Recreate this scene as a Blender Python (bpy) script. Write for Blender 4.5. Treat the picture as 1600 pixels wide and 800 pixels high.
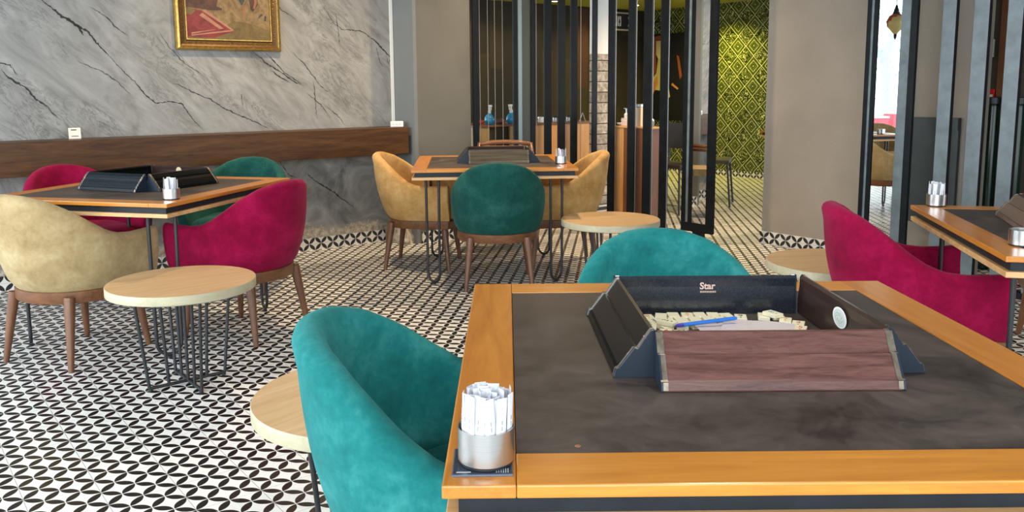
import bpy, bmesh, math, random
from math import sin, cos, pi, radians, sqrt, exp
from mathutils import Vector, Matrix
random.seed(7)
for o in list(bpy.data.objects): bpy.data.objects.remove(o)
SC = bpy.context.scene
COL = SC.collection

# ------------------------------------------------------------------ camera
PITCH, ROLL, CAMZ = 0.136979, 0.0073121, 1.2504
f = Vector((0, cos(PITCH), -sin(PITCH))); r = Vector((1, 0, 0)); d = f.cross(r)
r2 = cos(ROLL)*r + sin(ROLL)*d; d2 = -sin(ROLL)*r + cos(ROLL)*d
cam = bpy.data.objects.new('camera', bpy.data.cameras.new('camera')); COL.objects.link(cam)
M = Matrix((r2, -d2, -f)).transposed().to_4x4(); M.translation = (0, 0, CAMZ)
cam.matrix_world = M
cam.data.sensor_width = 36; cam.data.lens = 1304.52/1600*36
cam.data.shift_y = -(400-316.5)/1600
cam.data.clip_start = 0.05; cam.data.clip_end = 200
SC.camera = cam

# ------------------------------------------------------------------ exposure, sky, lights
SC.view_settings.view_transform = 'Standard'
SC.view_settings.look = 'None'
SC.view_settings.gamma = 1
SC.view_settings.use_curve_mapping = False
SC.view_settings.exposure = 0.36
w = bpy.data.worlds.new('world'); SC.world = w; w.use_nodes = True
bg = w.node_tree.nodes['Background']
bg.inputs[0].default_value = (0.86, 0.95, 1.0, 1); bg.inputs[1].default_value = 2.6

def area(name, loc, tgt, sx, sy, power, col):
    l = bpy.data.lights.new(name, 'AREA'); l.shape = 'RECTANGLE'; l.size = sx; l.size_y = sy
    l.energy = power; l.color = col
    o = bpy.data.objects.new(name, l); COL.objects.link(o); o.location = loc
    o.rotation_euler = (Vector(tgt)-Vector(loc)).to_track_quat('-Z', 'Y').to_euler()
    return o
area('daylight_front', (-1.0, -2.6, 1.9), (-0.5, 4, 0.6), 5.0, 2.0, 120, (0.92, 0.97, 1.0))
area('daylight_left', (-4.2, 1.6, 1.7), (0, 3.6, 0.5), 3.2, 2.0, 110, (0.84, 0.94, 1.0))

# ------------------------------------------------------------------ frames of the place
ANG = 0.6610215
EV = Vector((cos(ANG), sin(ANG), 0)); NV = Vector((-sin(ANG), cos(ANG), 0)); GV = -NV
ROTE = ANG
W0 = Vector((-1.207, 6.709, 0))
A0 = Vector((-0.727, 6.665, 0)); B0 = Vector((0.879, 7.621, 0)); D0 = Vector((1.387, 6.74, 0))
C0 = Vector((1.427, 6.76, 0)); G0 = Vector((2.0, 6.6, 0))

# ------------------------------------------------------------------ helpers
def tag(o, label=None, cat=None, group=None, kind=None):
    if label: o['label'] = label
    if cat: o['category'] = cat
    if group: o['group'] = group
    if kind: o['kind'] = kind
    return o
def thing(name, label, cat, loc=(0, 0, 0), rz=0, group=None):
    o = bpy.data.objects.new(name, None); COL.objects.link(o)
    o.empty_display_size = 0.05
    o.location = loc; o.rotation_euler = (0, 0, rz)
    return tag(o, label, cat, group)
def obj(name, bm, mats, parent=None, smooth=False, loc=None, rz=None, angle=None):
    me = bpy.data.meshes.new(name)
    bmesh.ops.recalc_face_normals(bm, faces=bm.faces)
    bm.to_mesh(me); bm.free()
    if not isinstance(mats, (list, tuple)): mats = [mats]
    for m in mats: me.materials.append(m)
    if smooth:
        for p in me.polygons: p.use_smooth = True
        if angle: me.set_sharp_from_angle(angle=radians(angle))
    o = bpy.data.objects.new(name, me); COL.objects.link(o)
    if parent: o.parent = parent
    if loc is not None: o.location = loc
    if rz is not None: o.rotation_euler = (0, 0, rz)
    return o
def struct(name, bm, m, **k):
    o = obj(name, bm, m, **k); o['kind'] = 'structure'; return o
def copy_tree(o, parent=None):
    c = o.copy(); COL.objects.link(c)
    if parent is not None: c.parent = parent
    for ch in list(o.children): copy_tree(ch, c)
    return c
def box(bm, x0, x1, y0, y1, z0, z1, mi=0, bev=0, T=None):
    vs = [bm.verts.new(v) for v in ((x0,y0,z0),(x1,y0,z0),(x1,y1,z0),(x0,y1,z0),(x0,y0,z1),(x1,y0,z1),(x1,y1,z1),(x0,y1,z1))]
    fs = [bm.faces.new([vs[i] for i in q]) for q in ((0,3,2,1),(4,5,6,7),(0,1,5,4),(1,2,6,5),(2,3,7,6),(3,0,4,7))]
    for q in fs: q.material_index = mi
    if bev:
        es = list({e for q in fs for e in q.edges})
        rs = bmesh.ops.bevel(bm, geom=es, offset=bev, segments=2, affect='EDGES', profile=0.6)
        for q in rs['faces']: q.material_index = mi
        vs = list({v for q in rs['faces'] for v in q.verts} | {v for v in vs if v.is_valid})
    if T is not None: bmesh.ops.transform(bm, matrix=T, verts=[v for v in vs if v.is_valid])
    return vs
def frame_T(o, ax, up=Vector((0,0,1))):
    ax = Vector(ax).normalized(); y = up.cross(ax)
    m = Matrix((ax, y, up)).transposed().to_4x4(); m.translation = Vector(o); return m
TA = frame_T(A0, EV); TB = frame_T(B0, GV); TD = frame_T(D0, GV); TC = frame_T(C0, GV); TG = frame_T(G0, GV); TW = frame_T(W0, EV)
# in TA/TW local y is +NV (away from viewer); in TB/TD/TC/TG local y is +EV (away from viewer)
def lathe(bm, prof, n=32, cx=0, cy=0, mi=0, cap=True):
    rings = []
    for rr, z in prof:
        rings.append([bm.verts.new((cx+rr*cos(2*pi*i/n), cy+rr*sin(2*pi*i/n), z)) for i in range(n)])
    for a, b in zip(rings, rings[1:]):
        for i in range(n):
            q = bm.faces.new((a[i], a[(i+1)%n], b[(i+1)%n], b[i])); q.material_index = mi
    if cap:
        for rg in (rings[0], rings[-1]):
            try: bm.faces.new(rg).material_index = mi
            except ValueError: pass
    return rings
def tube(bm, pts, rad, n=10, mi=0):
    pts = [Vector(p) for p in pts]; rads = rad if isinstance(rad, (list, tuple)) else [rad]*len(pts)
    rings = []; prev = None
    for i, p in enumerate(pts):
        t = (pts[min(i+1, len(pts)-1)]-pts[max(i-1, 0)]).normalized()
        if prev is None:
            u = t.orthogonal().normalized()
        else:
            u = (prev - t*prev.dot(t)).normalized()
        prev = u; v = t.cross(u)
        rings.append([bm.verts.new(p+rads[i]*(cos(2*pi*k/n)*u+sin(2*pi*k/n)*v)) for k in range(n)])
    for a, b in zip(rings, rings[1:]):
        for k in range(n): bm.faces.new((a[k], a[(k+1)%n], b[(k+1)%n], b[k])).material_index = mi
    bm.faces.new(rings[0]).material_index = mi; bm.faces.new(rings[-1]).material_index = mi
def prism(bm, prof, x0, x1, mi=0, T=None):
    """profile in (y,z) extruded along x"""
    a = [bm.verts.new((x0, y, z)) for y, z in prof]; b = [bm.verts.new((x1, y, z)) for y, z in prof]
    n = len(prof)
    for i in range(n): bm.faces.new((a[i], a[(i+1)%n], b[(i+1)%n], b[i])).material_index = mi
    bm.faces.new(a).material_index = mi; bm.faces.new(b).material_index = mi
    if T is not None: bmesh.ops.transform(bm, matrix=T, verts=a+b)
def BM(): return bmesh.new()
def polyplate(bm, pts, z0, z1, mi=0):
    a = [bm.verts.new((x, y, z0)) for x, y in pts]; b = [bm.verts.new((x, y, z1)) for x, y in pts]; n = len(pts)
    for i in range(n): bm.faces.new((a[i], a[(i+1)%n], b[(i+1)%n], b[i])).material_index = mi
    bm.faces.new(a).material_index = mi; bm.faces.new(b).material_index = mi
_txt = {}
def text_bm(s, size, T, mi=0, bm=None, extrude=0.0004, offset=0.0):
    cu = bpy.data.curves.new('t', 'FONT'); cu.body = s; cu.size = size; cu.align_x = 'CENTER'; cu.align_y = 'CENTER'
    cu.extrude = extrude; cu.offset = offset; cu.resolution_u = 3
    ob = bpy.data.objects.new('t', cu); COL.objects.link(ob)
    bpy.context.view_layer.update()
    me = bpy.data.meshes.new_from_object(ob.evaluated_get(bpy.context.evaluated_depsgraph_get()))
    bpy.data.objects.remove(ob); bpy.data.curves.remove(cu)
    bm = bm or BM(); n0 = len(bm.faces); v0 = len(bm.verts)
    bm.from_mesh(me); bm.verts.ensure_lookup_table(); bm.faces.ensure_lookup_table()
    bmesh.ops.transform(bm, matrix=T, verts=bm.verts[v0:])
    for q in bm.faces[n0:]: q.material_index = mi
    bpy.data.meshes.remove(me)
    return bm

# ------------------------------------------------------------------ materials
class Nt:
    def __init__(s, name, rough=0.5, metal=0.0, spec=0.5, color=None):
        s.m = bpy.data.materials.new(name); s.m.use_nodes = True; s.t = s.m.node_tree; s.n = s.t.nodes
        s.b = s.n['Principled BSDF']; s.b.inputs['Roughness'].default_value = rough
        s.b.inputs['Metallic'].default_value = metal; s.b.inputs['Specular IOR Level'].default_value = spec
        if color: s.b.inputs['Base Color'].default_value = (*color, 1)
        s.geo = None
    def link(s, a, b): s.t.links.new(a, b)
    def coord(s, kind='Object'):
        return s.n.new('ShaderNodeTexCoord').outputs[kind]
    def pos(s): return s.n.new('ShaderNodeNewGeometry').outputs['Position']
    def mapping(s, src, scale=(1,1,1), rot=(0,0,0), loc=(0,0,0)):
        k = s.n.new('ShaderNodeMapping'); s.link(src, k.inputs[0])
        k.inputs['Scale'].default_value = scale; k.inputs['Rotation'].default_value = rot; k.inputs['Location'].default_value = loc
        return k.outputs[0]
    def noise(s, src, scale, detail=4, rough=0.55, dist=0.0):
        k = s.n.new('ShaderNodeTexNoise'); s.link(src, k.inputs['Vector'])
        k.inputs['Scale'].default_value = scale; k.inputs['Detail'].default_value = detail
        k.inputs['Roughness'].default_value = rough; k.inputs['Distortion'].default_value = dist
        return k.outputs[0]
    def ramp(s, src, stops, interp='LINEAR'):
        k = s.n.new('ShaderNodeValToRGB'); s.link(src, k.inputs[0]); cr = k.color_ramp; cr.interpolation = interp
        while len(cr.elements) < len(stops): cr.elements.new(0.5)
        for e, (p, c) in zip(cr.elements, stops): e.position = p; e.color = (*c, 1) if len(c) == 3 else c
        return k.outputs[0]
    def math(s, op, a, b=None, c=None, clamp=False):
        k = s.n.new('ShaderNodeMath'); k.operation = op; k.use_clamp = clamp
        for i, v in enumerate((a, b, c)):
            if v is None: continue
            if isinstance(v, (int, float)): k.inputs[i].default_value = v
            else: s.link(v, k.inputs[i])
        return k.outputs[0]
    def mix(s, fac, a, b, blend='MIX'):
        k = s.n.new('ShaderNodeMix'); k.data_type = 'RGBA'; k.blend_type = blend
        for i, v in ((0, fac), (6, a), (7, b)):
            if isinstance(v, (int, float)): k.inputs[i].default_value = v
            elif isinstance(v, tuple): k.inputs[i].default_value = (*v, 1) if len(v) == 3 else v
            else: s.link(v, k.inputs[i])
        return k.outputs[2]
    def dot(s, src, v, off=0.0):
        k = s.n.new('ShaderNodeVectorMath'); k.operation = 'DOT_PRODUCT'; s.link(src, k.inputs[0]); k.inputs[1].default_value = v
        return s.math('SUBTRACT', k.outputs['Value'], off)
    def base(s, c): s.link(c, s.b.inputs['Base Color']); return s
    def bump(s, h, strength=0.3, dist=0.01):
        k = s.n.new('ShaderNodeBump'); s.link(h, k.inputs['Height']); k.inputs['Strength'].default_value = strength; k.inputs['Distance'].default_value = dist
        s.link(k.outputs[0], s.b.inputs['Normal'])
def plain(name, color, rough=0.5, metal=0.0, spec=0.5, vary=0.0, vscale=20):
    n = Nt(name, rough, metal, spec, color)
    if vary:
        v = n.noise(n.coord(), vscale, 3)
        n.base(n.ramp(v, [(0.3, tuple(c*(1-vary) for c in color)), (0.7, tuple(min(1, c*(1+vary)) for c in color))]))
    return n.m
def velvet(name, dark, mid, light, sheen):
    n = Nt(name, 0.9, spec=0.1)
    c = n.coord(); v = n.noise(c, 8, 7, 0.68, 0.25); v2 = n.noise(c, 60, 3)
    vv = n.math('ADD', n.math('MULTIPLY', v, 0.85), n.math('MULTIPLY', v2, 0.15))
    n.base(n.ramp(vv, [(0.28, dark), (0.5, mid), (0.74, light)]))
    n.b.inputs['Sheen Weight'].default_value = 0.18; n.b.inputs['Sheen Roughness'].default_value = 0.5
    n.b.inputs['Sheen Tint'].default_value = (*sheen, 1)
    n.bump(v2, 0.15, 0.003)
    return n.m
def wood(name, dark, light, rough=0.4, axis=0, scale=1.0, spec=0.5, coat=0.0):
    n = Nt(name, rough, spec=spec)
    sc = [9, 9, 9]; sc[axis] = 0.9
    mp = n.mapping(n.coord(), tuple(x*scale for x in sc))
    a = n.noise(mp, 2.0, 6, 0.6, 1.2); b = n.noise(n.mapping(n.coord(), tuple(x*scale*6 for x in sc)), 3.0, 3)
    v = n.math('ADD', n.math('MULTIPLY', a, 0.75), n.math('MULTIPLY', b, 0.25))
    n.base(n.ramp(v, [(0.33, dark), (0.66, light)]))
    n.b.inputs['Coat Weight'].default_value = coat; n.b.inputs['Coat Roughness'].default_value = 0.15
    n.bump(b, 0.05, 0.002)
    return n.m
def metal_paint(name, color, rough=0.35, spec=0.5, vary=0.25):
    n = Nt(name, rough, spec=spec)
    v = n.noise(n.coord(), 12, 4)
    n.base(n.ramp(v, [(0.3, tuple(c*(1-vary) for c in color)), (0.7, tuple(c*(1+vary) for c in color))]))
    return n.m

# the cement tile with its overlapping circles; cells lie at 45 degrees inside 20 cm tiles
def circle_pattern(n, p, q, grout_p, grout_q, white, black, gcol):
    """p,q in units of 10 cm; returns colour socket"""
    m = n.math('ADD', p, q); k = n.math('SUBTRACT', p, q)
    fx = n.math('ABSOLUTE', n.math('SUBTRACT', n.math('FRACT', m), 0.5))
    fy = n.math('ABSOLUTE', n.math('SUBTRACT', n.math('FRACT', k), 0.5))
    def dist(a, b): return n.math('SQRT', n.math('ADD', n.math('MULTIPLY', a, a), n.math('MULTIPLY', b, b)))
    da = dist(n.math('SUBTRACT', 1.0, fx), fy); db = dist(fx, n.math('SUBTRACT', 1.0, fy)); dc = dist(fx, fy)
    dm = n.math('MAXIMUM', n.math('MINIMUM', da, db), dc)
    mask = n.math('DIVIDE', n.math('SUBTRACT', 0.697, dm), 0.012, clamp=True)
    def line(x, off, wd):
        h = n.math('FRACT', n.math('ADD', n.math('MULTIPLY', x, 0.5), off))
        h = n.math('ABSOLUTE', n.math('SUBTRACT', h, 0.5))
        return n.math('LESS_THAN', h, wd)
    g = n.math('MAXIMUM', line(p, grout_p+0.5, 0.006), line(q, grout_q+0.5, 0.004))
    wn = n.noise(n.pos(), 30, 3); wn2 = n.noise(n.pos(), 1.3, 3)
    wc = n.mix(n.math('MULTIPLY', wn2, 0.5), white, tuple(c*0.86 for c in white))
    bc = n.ramp(wn, [(0.3, black), (0.7, tuple(min(1, c*1.9) for c in black))])
    c = n.mix(mask, wc, bc)
    return n.mix(n.math('MULTIPLY', g, 0.75), c, gcol), g
def floor_mat():
    n = Nt('patterned_floor_tile', 0.28, spec=0.28)
    P = n.pos(); t = Vector((-1.2608026, 2.7530148, 0))
    e = Vector((cos(ANG), sin(ANG), 0))*10; g = Vector((sin(ANG), -cos(ANG), 0))*10
    p = n.dot(P, e, t.dot(e)); q = n.dot(P, g, t.dot(g))
    c, gr = circle_pattern(n, p, q, 0.0, 0.5, (0.86, 0.85, 0.82), (0.006, 0.005, 0.006), (0.25, 0.25, 0.25))
    n.base(c)
    rr = n.noise(P, 6, 3); n.link(n.ramp(rr, [(0.3, (0.22,)*3), (0.7, (0.38,)*3)]), n.b.inputs['Roughness'])
    n.bump(n.math('MULTIPLY', gr, -1.0), 0.3, 0.002)
    return n.m
def skirt_mat(name, origin, ax):
    n = Nt(name, 0.3)
    P = n.pos(); ax = Vector(ax)*10
    p = n.dot(P, ax, Vector(origin).dot(ax)); q = n.dot(P, Vector((0, 0, 10)), -0.5)
    c, gr = circle_pattern(n, p, q, 0.0, 0.5, (0.72, 0.70, 0.66), (0.012, 0.011, 0.012), (0.3, 0.3, 0.3))
    n.base(c); return n.m
def marble_mat():
    n = Nt('painted_marble_plaster', 0.55, spec=0.35)
    P = n.pos()
    s_ = n.dot(P, EV, W0.dot(EV)); z = n.dot(P, Vector((0, 0, 1)))
    cb = n.n.new('ShaderNodeCombineXYZ'); n.link(s_, cb.inputs[0]); n.link(z, cb.inputs[1]); S = cb.outputs[0]
    # stretched along the falling diagonal
    Sr = n.mapping(S, (1, 1, 1), (0, 0, radians(44))); mp = n.mapping(Sr, (1.5, 4.0, 1))
    soft = n.noise(mp, 1.6, 8, 0.66, 1.4)
    fine = n.noise(n.mapping(Sr, (1.6, 5, 1)), 2.2, 8, 0.7, 1.6)
    c = n.ramp(soft, [(0.25, (0.135, 0.132, 0.126)), (0.42, (0.222, 0.220, 0.212)), (0.58, (0.29, 0.288, 0.278)), (0.80, (0.38, 0.378, 0.366))])
    v = n.math('ABSOLUTE', n.math('SUBTRACT', fine, 0.5))
    vm = n.ramp(v, [(0.0, (0.35,)*3), (0.012, (0.72,)*3), (0.045, (1.0,)*3)])
    gate = n.ramp(n.noise(mp, 0.8, 2), [(0.48, (0.0,)*3), (0.60, (1.0,)*3)])
    c = n.mix(n.math('MULTIPLY', gate, 0.85), c, n.mix(1.0, c, vm, 'MULTIPLY'))
    # below the shelf the plaster is a darker, bare one and crumbles to cream at the floor
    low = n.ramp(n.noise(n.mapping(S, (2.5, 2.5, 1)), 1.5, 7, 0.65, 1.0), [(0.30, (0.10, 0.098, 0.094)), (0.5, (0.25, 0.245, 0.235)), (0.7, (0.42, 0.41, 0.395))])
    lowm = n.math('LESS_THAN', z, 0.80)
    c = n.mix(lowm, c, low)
    edge = n.math('ADD', z, n.math('MULTIPLY', n.math('SUBTRACT', n.noise(S, 5, 8, 0.75), 0.5), 0.40))
    crumble = n.math('LESS_THAN', edge, 0.17)
    cr = n.ramp(n.noise(S, 30, 5, 0.7), [(0.35, (0.16, 0.12, 0.08)), (0.5, (0.42, 0.35, 0.26)), (0.65, (0.62, 0.56, 0.47))])
    c = n.mix(n.math('MULTIPLY', crumble, 0.75), c, cr)
    n.base(c)
    n.bump(n.math('ADD', soft, n.math('MULTIPLY', crumble, -0.4)), 0.25, 0.01)
    return n.m
def plaster(name, a, b, scale=55):
    n = Nt(name, 0.8, spec=0.25)
    v = n.noise(n.mapping(n.pos(), (1, 1, 1.3)), scale, 6, 0.65); v2 = n.noise(n.pos(), 1.2, 3)
    n.base(n.ramp(v2, [(0.35, a), (0.65, b)])); n.bump(v, 0.35, 0.006); return n.m
def green_mat():
    n = Nt('green_relief_tile', 0.22, spec=0.6)
    P = n.pos(); ax = GV
    p = n.dot(P, ax*(1/0.26), G0.dot(ax)/0.26); q = n.dot(P, Vector((0, 0, 1/0.27)), 0.1)
    fx = n.math('ABSOLUTE', n.math('SUBTRACT', n.math('FRACT', p), 0.5)); fy = n.math('ABSOLUTE', n.math('SUBTRACT', n.math('FRACT', q), 0.5))
    dd = n.math('ADD', fx, fy)      # 0 centre .. 1 corner
    ring = n.ramp(dd, [(0.0, (0.9,)*3), (0.06, (0.9,)*3), (0.08, (0.25,)*3), (0.13, (0.3,)*3), (0.14, (0.65,)*3), (0.20, (0.65,)*3), (0.215, (0.0,)*3), (0.25, (0.0,)*3), (0.26, (1.0,)*3), (0.30, (1.0,)*3), (0.31, (0.55,)*3), (0.41, (0.5,)*3), (0.42, (0.0,)*3), (0.455, (0.0,)*3), (0.465, (1.0,)*3), (0.525, (1.0,)*3), (0.535, (0.0,)*3), (0.57, (0.0,)*3), (0.58, (0.5,)*3), (1.0, (0.5,)*3)])
    leaf = n.noise(n.mapping(P, (1, 1, 1)), 26, 3, 0.6, 2.0)
    leafm = n.ramp(leaf, [(0.40, (0.0,)*3), (0.46, (0.55,)*3), (0.54, (0.5,)*3), (0.60, (1.0,)*3)])
    out = n.math('GREATER_THAN', dd, 0.58)
    h = n.mix(out, n.mix(0.18, ring, leafm), leafm)
    c = n.ramp(h, [(0.0, (0.002, 0.003, 0.001)), (0.25, (0.010, 0.016, 0.002)), (0.5, (0.065, 0.090, 0.005)), (0.75, (0.15, 0.18, 0.012)), (1.0, (0.70, 0.70, 0.34))])
    n.base(c); n.bump(h, 1.0, 0.03); return n.m
def leather(name, a, b):
    n = Nt(name, 0.5, spec=0.22)
    v = n.noise(n.coord(), 7, 9, 0.72, 0.5); s = n.noise(n.coord(), 90, 2)
    n.base(n.ramp(v, [(0.33, a), (0.68, b)]))
    n.link(n.ramp(v, [(0.3, (0.36,)*3), (0.7, (0.55,)*3)]), n.b.inputs['Roughness'])
    n.bump(s, 0.12, 0.001); return n.m
def planks(name, ax, cols, wd=0.11, rough=0.45):
    n = Nt(name, rough); P = n.pos(); ax = Vector(ax)
    p = n.math('DIVIDE', n.dot(P, ax), wd); z = n.dot(P, Vector((0, 0, 1)))
    ix = n.math('FLOOR', p)
    wn = n.n.new('ShaderNodeTexWhiteNoise'); wn.noise_dimensions = '1D'; n.link(ix, wn.inputs['W'])
    iz = n.math('FLOOR', n.math('ADD', n.math('MULTIPLY', z, 0.9), wn.outputs['Value']))
    w2 = n.n.new('ShaderNodeTexWhiteNoise'); w2.noise_dimensions = '2D'
    cb = n.n.new('ShaderNodeCombineXYZ'); n.link(ix, cb.inputs[0]); n.link(iz, cb.inputs[1]); n.link(cb.outputs[0], w2.inputs['Vector'])
    st = [(i/len(cols), c) for i, c in enumerate(cols)]
    c = n.ramp(w2.outputs['Value'], st, 'CONSTANT')
    gr = n.noise(n.mapping(P, (14, 14, 1.5)), 4, 5, 0.6, 1)
    c = n.mix(0.5, c, n.ramp(gr, [(0.3, (0.4,)*3), (0.7, (1.2, 1.2, 1.2))]), 'MULTIPLY')
    e = n.math('LESS_THAN', n.math('FRACT', p), 0.05)
    n.base(n.mix(e, c, (0.004, 0.003, 0.002))); return n.m
def stone_mat():
    n = Nt('split_stone', 0.8); P = n.pos()
    b = n.n.new('ShaderNodeTexBrick'); cb = n.n.new('ShaderNodeCombineXYZ')
    n.link(n.dot(P, EV), cb.inputs[0]); n.link(n.dot(P, Vector((0, 0, 1))), cb.inputs[1]); n.link(cb.outputs[0], b.inputs['Vector'])
    b.inputs['Scale'].default_value = 1; b.inputs['Brick Width'].default_value = 0.9; b.inputs['Row Height'].default_value = 0.10
    b.inputs['Mortar Size'].default_value = 0.005; b.inputs['Color1'].default_value = (0.55, 0.50, 0.44, 1); b.inputs['Color2'].default_value = (0.38, 0.34, 0.30, 1); b.inputs['Mortar'].default_value = (0.05, 0.04, 0.035, 1)
    v = n.noise(P, 18, 6, 0.7); n.base(n.mix(0.7, b.outputs[0], n.ramp(v, [(0.4, (0.35, 0.33, 0.3)), (0.62, (1.3, 1.3, 1.3))]), 'MULTIPLY'))
    n.bump(v, 0.8, 0.03); return n.m
def steel(name, rough=0.28):
    n = Nt(name, rough, 1.0); v = n.noise(n.mapping(n.coord(), (2, 2, 300)), 4, 2)
    n.base(n.ramp(v, [(0.3, (0.54, 0.54, 0.54)), (0.7, (0.60, 0.60, 0.60))])); return n.m

M_floor = floor_mat(); M_marble = marble_mat()
M_skW = skirt_mat('skirting_tile_left', W0+Vector((0.02, 0, 0)), EV); M_skG = skirt_mat('skirting_tile_right', G0+GV*0.03, GV)
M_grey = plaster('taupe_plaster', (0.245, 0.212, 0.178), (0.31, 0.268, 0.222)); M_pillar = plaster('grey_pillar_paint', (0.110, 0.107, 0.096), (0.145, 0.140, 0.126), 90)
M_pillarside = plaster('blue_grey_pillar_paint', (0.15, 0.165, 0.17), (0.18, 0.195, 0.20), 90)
M_white = plain('white_paint', (0.75, 0.76, 0.75), 0.5); M_ceil = plain('ceiling_paint', (0.30, 0.29, 0.27), 0.8)
M_ceil2 = plain('ochre_ceiling', (0.42, 0.40, 0.05), 0.7)
M_green = green_mat()
M_black = metal_paint('black_metal', (0.016, 0.018, 0.021), 0.42); M_frame = metal_paint('black_frame_paint', (0.008, 0.010, 0.012), 0.34, spec=0.12)
M_slatlit = metal_paint('daylit_slat', (0.115, 0.150, 0.168), 0.35); M_slatside = plain('black_slat_side', (0.006, 0.006, 0.007), 0.5)  # slat colour lightened: daylight on the right screen's faces is put into it
M_band = metal_paint('charcoal_apron', (0.012, 0.016, 0.021), 0.45, spec=0.25)
M_tablewood = wood('honey_oak', (0.46, 0.155, 0.014), (0.64, 0.265, 0.035), 0.30, 0, 1.0, coat=0.2)
M_tablewoody = wood('honey_oak_side', (0.44, 0.145, 0.013), (0.60, 0.24, 0.032), 0.30, 1, 1.0, coat=0.2)
M_edge = wood('beech_edge', (0.50, 0.27, 0.10), (0.72, 0.46, 0.22), 0.4, 0, 1.0)
M_leather = leather('worn_leather_top', (0.024, 0.018, 0.015), (0.105, 0.083, 0.072))
M_walnut = wood('walnut_leg', (0.080, 0.028, 0.010), (0.20, 0.078, 0.028), 0.38, 2, 1.3, coat=0.2)
M_walband = wood('walnut_band', (0.090, 0.032, 0.011), (0.22, 0.086, 0.031), 0.38, 0, 1.0, coat=0.2)
M_shelf = wood('walnut_shelf', (0.028, 0.010, 0.003), (0.110, 0.048, 0.014), 0.42, 0, 0.8, spec=0.3)
M_sidetop = wood('pale_ash_top', (0.50, 0.30, 0.14), (0.68, 0.46, 0.25), 0.42, 0, 0.8); M_sideedge = wood('pale_edge_band', (0.40, 0.36, 0.24), (0.50, 0.46, 0.32), 0.45, 0, 1)
M_teal = velvet('teal_velvet', (0.006, 0.090, 0.092), (0.012, 0.160, 0.162), (0.050, 0.27, 0.265), (0.3, 0.8, 0.8))
M_dteal = velvet('bottle_green_velvet', (0.004, 0.038, 0.031), (0.009, 0.065, 0.054), (0.030, 0.115, 0.097), (0.3, 0.6, 0.55))
M_pink = velvet('raspberry_velvet', (0.13, 0.001, 0.018), (0.23, 0.002, 0.036), (0.35, 0.008, 0.066), (0.9, 0.25, 0.4))
M_beige = velvet('camel_velvet', (0.30, 0.155, 0.045), (0.47, 0.27, 0.095), (0.62, 0.42, 0.20), (0.9, 0.75, 0.5))
M_tan = velvet('pale_camel_velvet', (0.24, 0.165, 0.075), (0.38, 0.28, 0.14), (0.52, 0.42, 0.25), (0.9, 0.85, 0.7))
M_steel = steel('brushed_steel'); M_chrome = plain('dark_steel_base', (0.05, 0.05, 0.055), 0.35, 0.8)
M_paper = plain('white_paper', (0.66, 0.68, 0.74), 0.6, vary=0.04, vscale=60)
M_print = plain('grey_print', (0.25, 0.29, 0.36), 0.6)
M_rackwood = wood('wenge_rack', (0.050, 0.018, 0.015), (0.150, 0.068, 0.058), 0.38, 0, 4.0, spec=0.3)
M_rackblack = plain('black_lacquer_rack', (0.003, 0.004, 0.005), 0.22, spec=0.10)
M_rackdark = wood('dark_brown_rack', (0.020, 0.010, 0.008), (0.050, 0.027, 0.021), 0.28, 0, 2.0, spec=0.35)
M_bronze = plain('antique_end_cap', (0.19, 0.16, 0.125), 0.4, 0.7, vary=0.3, vscale=80)
M_silvercap = plain('silver_edge', (0.42, 0.42, 0.41), 0.3, 0.9)
M_capblue = plain('blue_black_plastic', (0.012, 0.020, 0.034), 0.45, spec=0.3)
M_sticker = plain('pearl_sticker', (0.66, 0.72, 0.68), 0.3); M_stickerrim = plain('white_sticker_rim', (0.9, 0.92, 0.92), 0.4)
M_gold = plain('old_gold', (0.52, 0.33, 0.09), 0.25, 0.95, vary=0.25, vscale=50)
M_golddark = plain('dark_gold_relief', (0.10, 0.05, 0.015), 0.45, 0.6)
M_ivory = plain('ivory_tile', (0.93, 0.86, 0.62), 0.35)
M_red = plain('red_ink', (0.65, 0.06, 0.03), 0.5); M_blueink = plain('teal_ink', (0.12, 0.38, 0.42), 0.5); M_blackink = plain('black_ink', (0.01, 0.01, 0.02), 0.5); M_yellow = plain('orange_ink', (0.75, 0.33, 0.08), 0.5)
M_pen = plain('blue_plastic', (0.03, 0.20, 0.72), 0.3); M_pencap = plain('violet_plastic', (0.05, 0.03, 0.42), 0.3)
M_logo = plain('copper_print', (0.60, 0.42, 0.36), 0.4)
M_mirror = plain('mirror_glass', (0.86, 0.89, 0.88), 0.015, 1.0)

# ------------------------------------------------------------------ structure
bm = BM(); box(bm, -9, 12, -5, 16, -0.1, 0); struct('floor', bm, M_floor)
bm = BM(); box(bm, -7, 8, -1.6, 13.5, 2.8, 2.95); struct('ceiling', bm, M_ceil)

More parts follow.
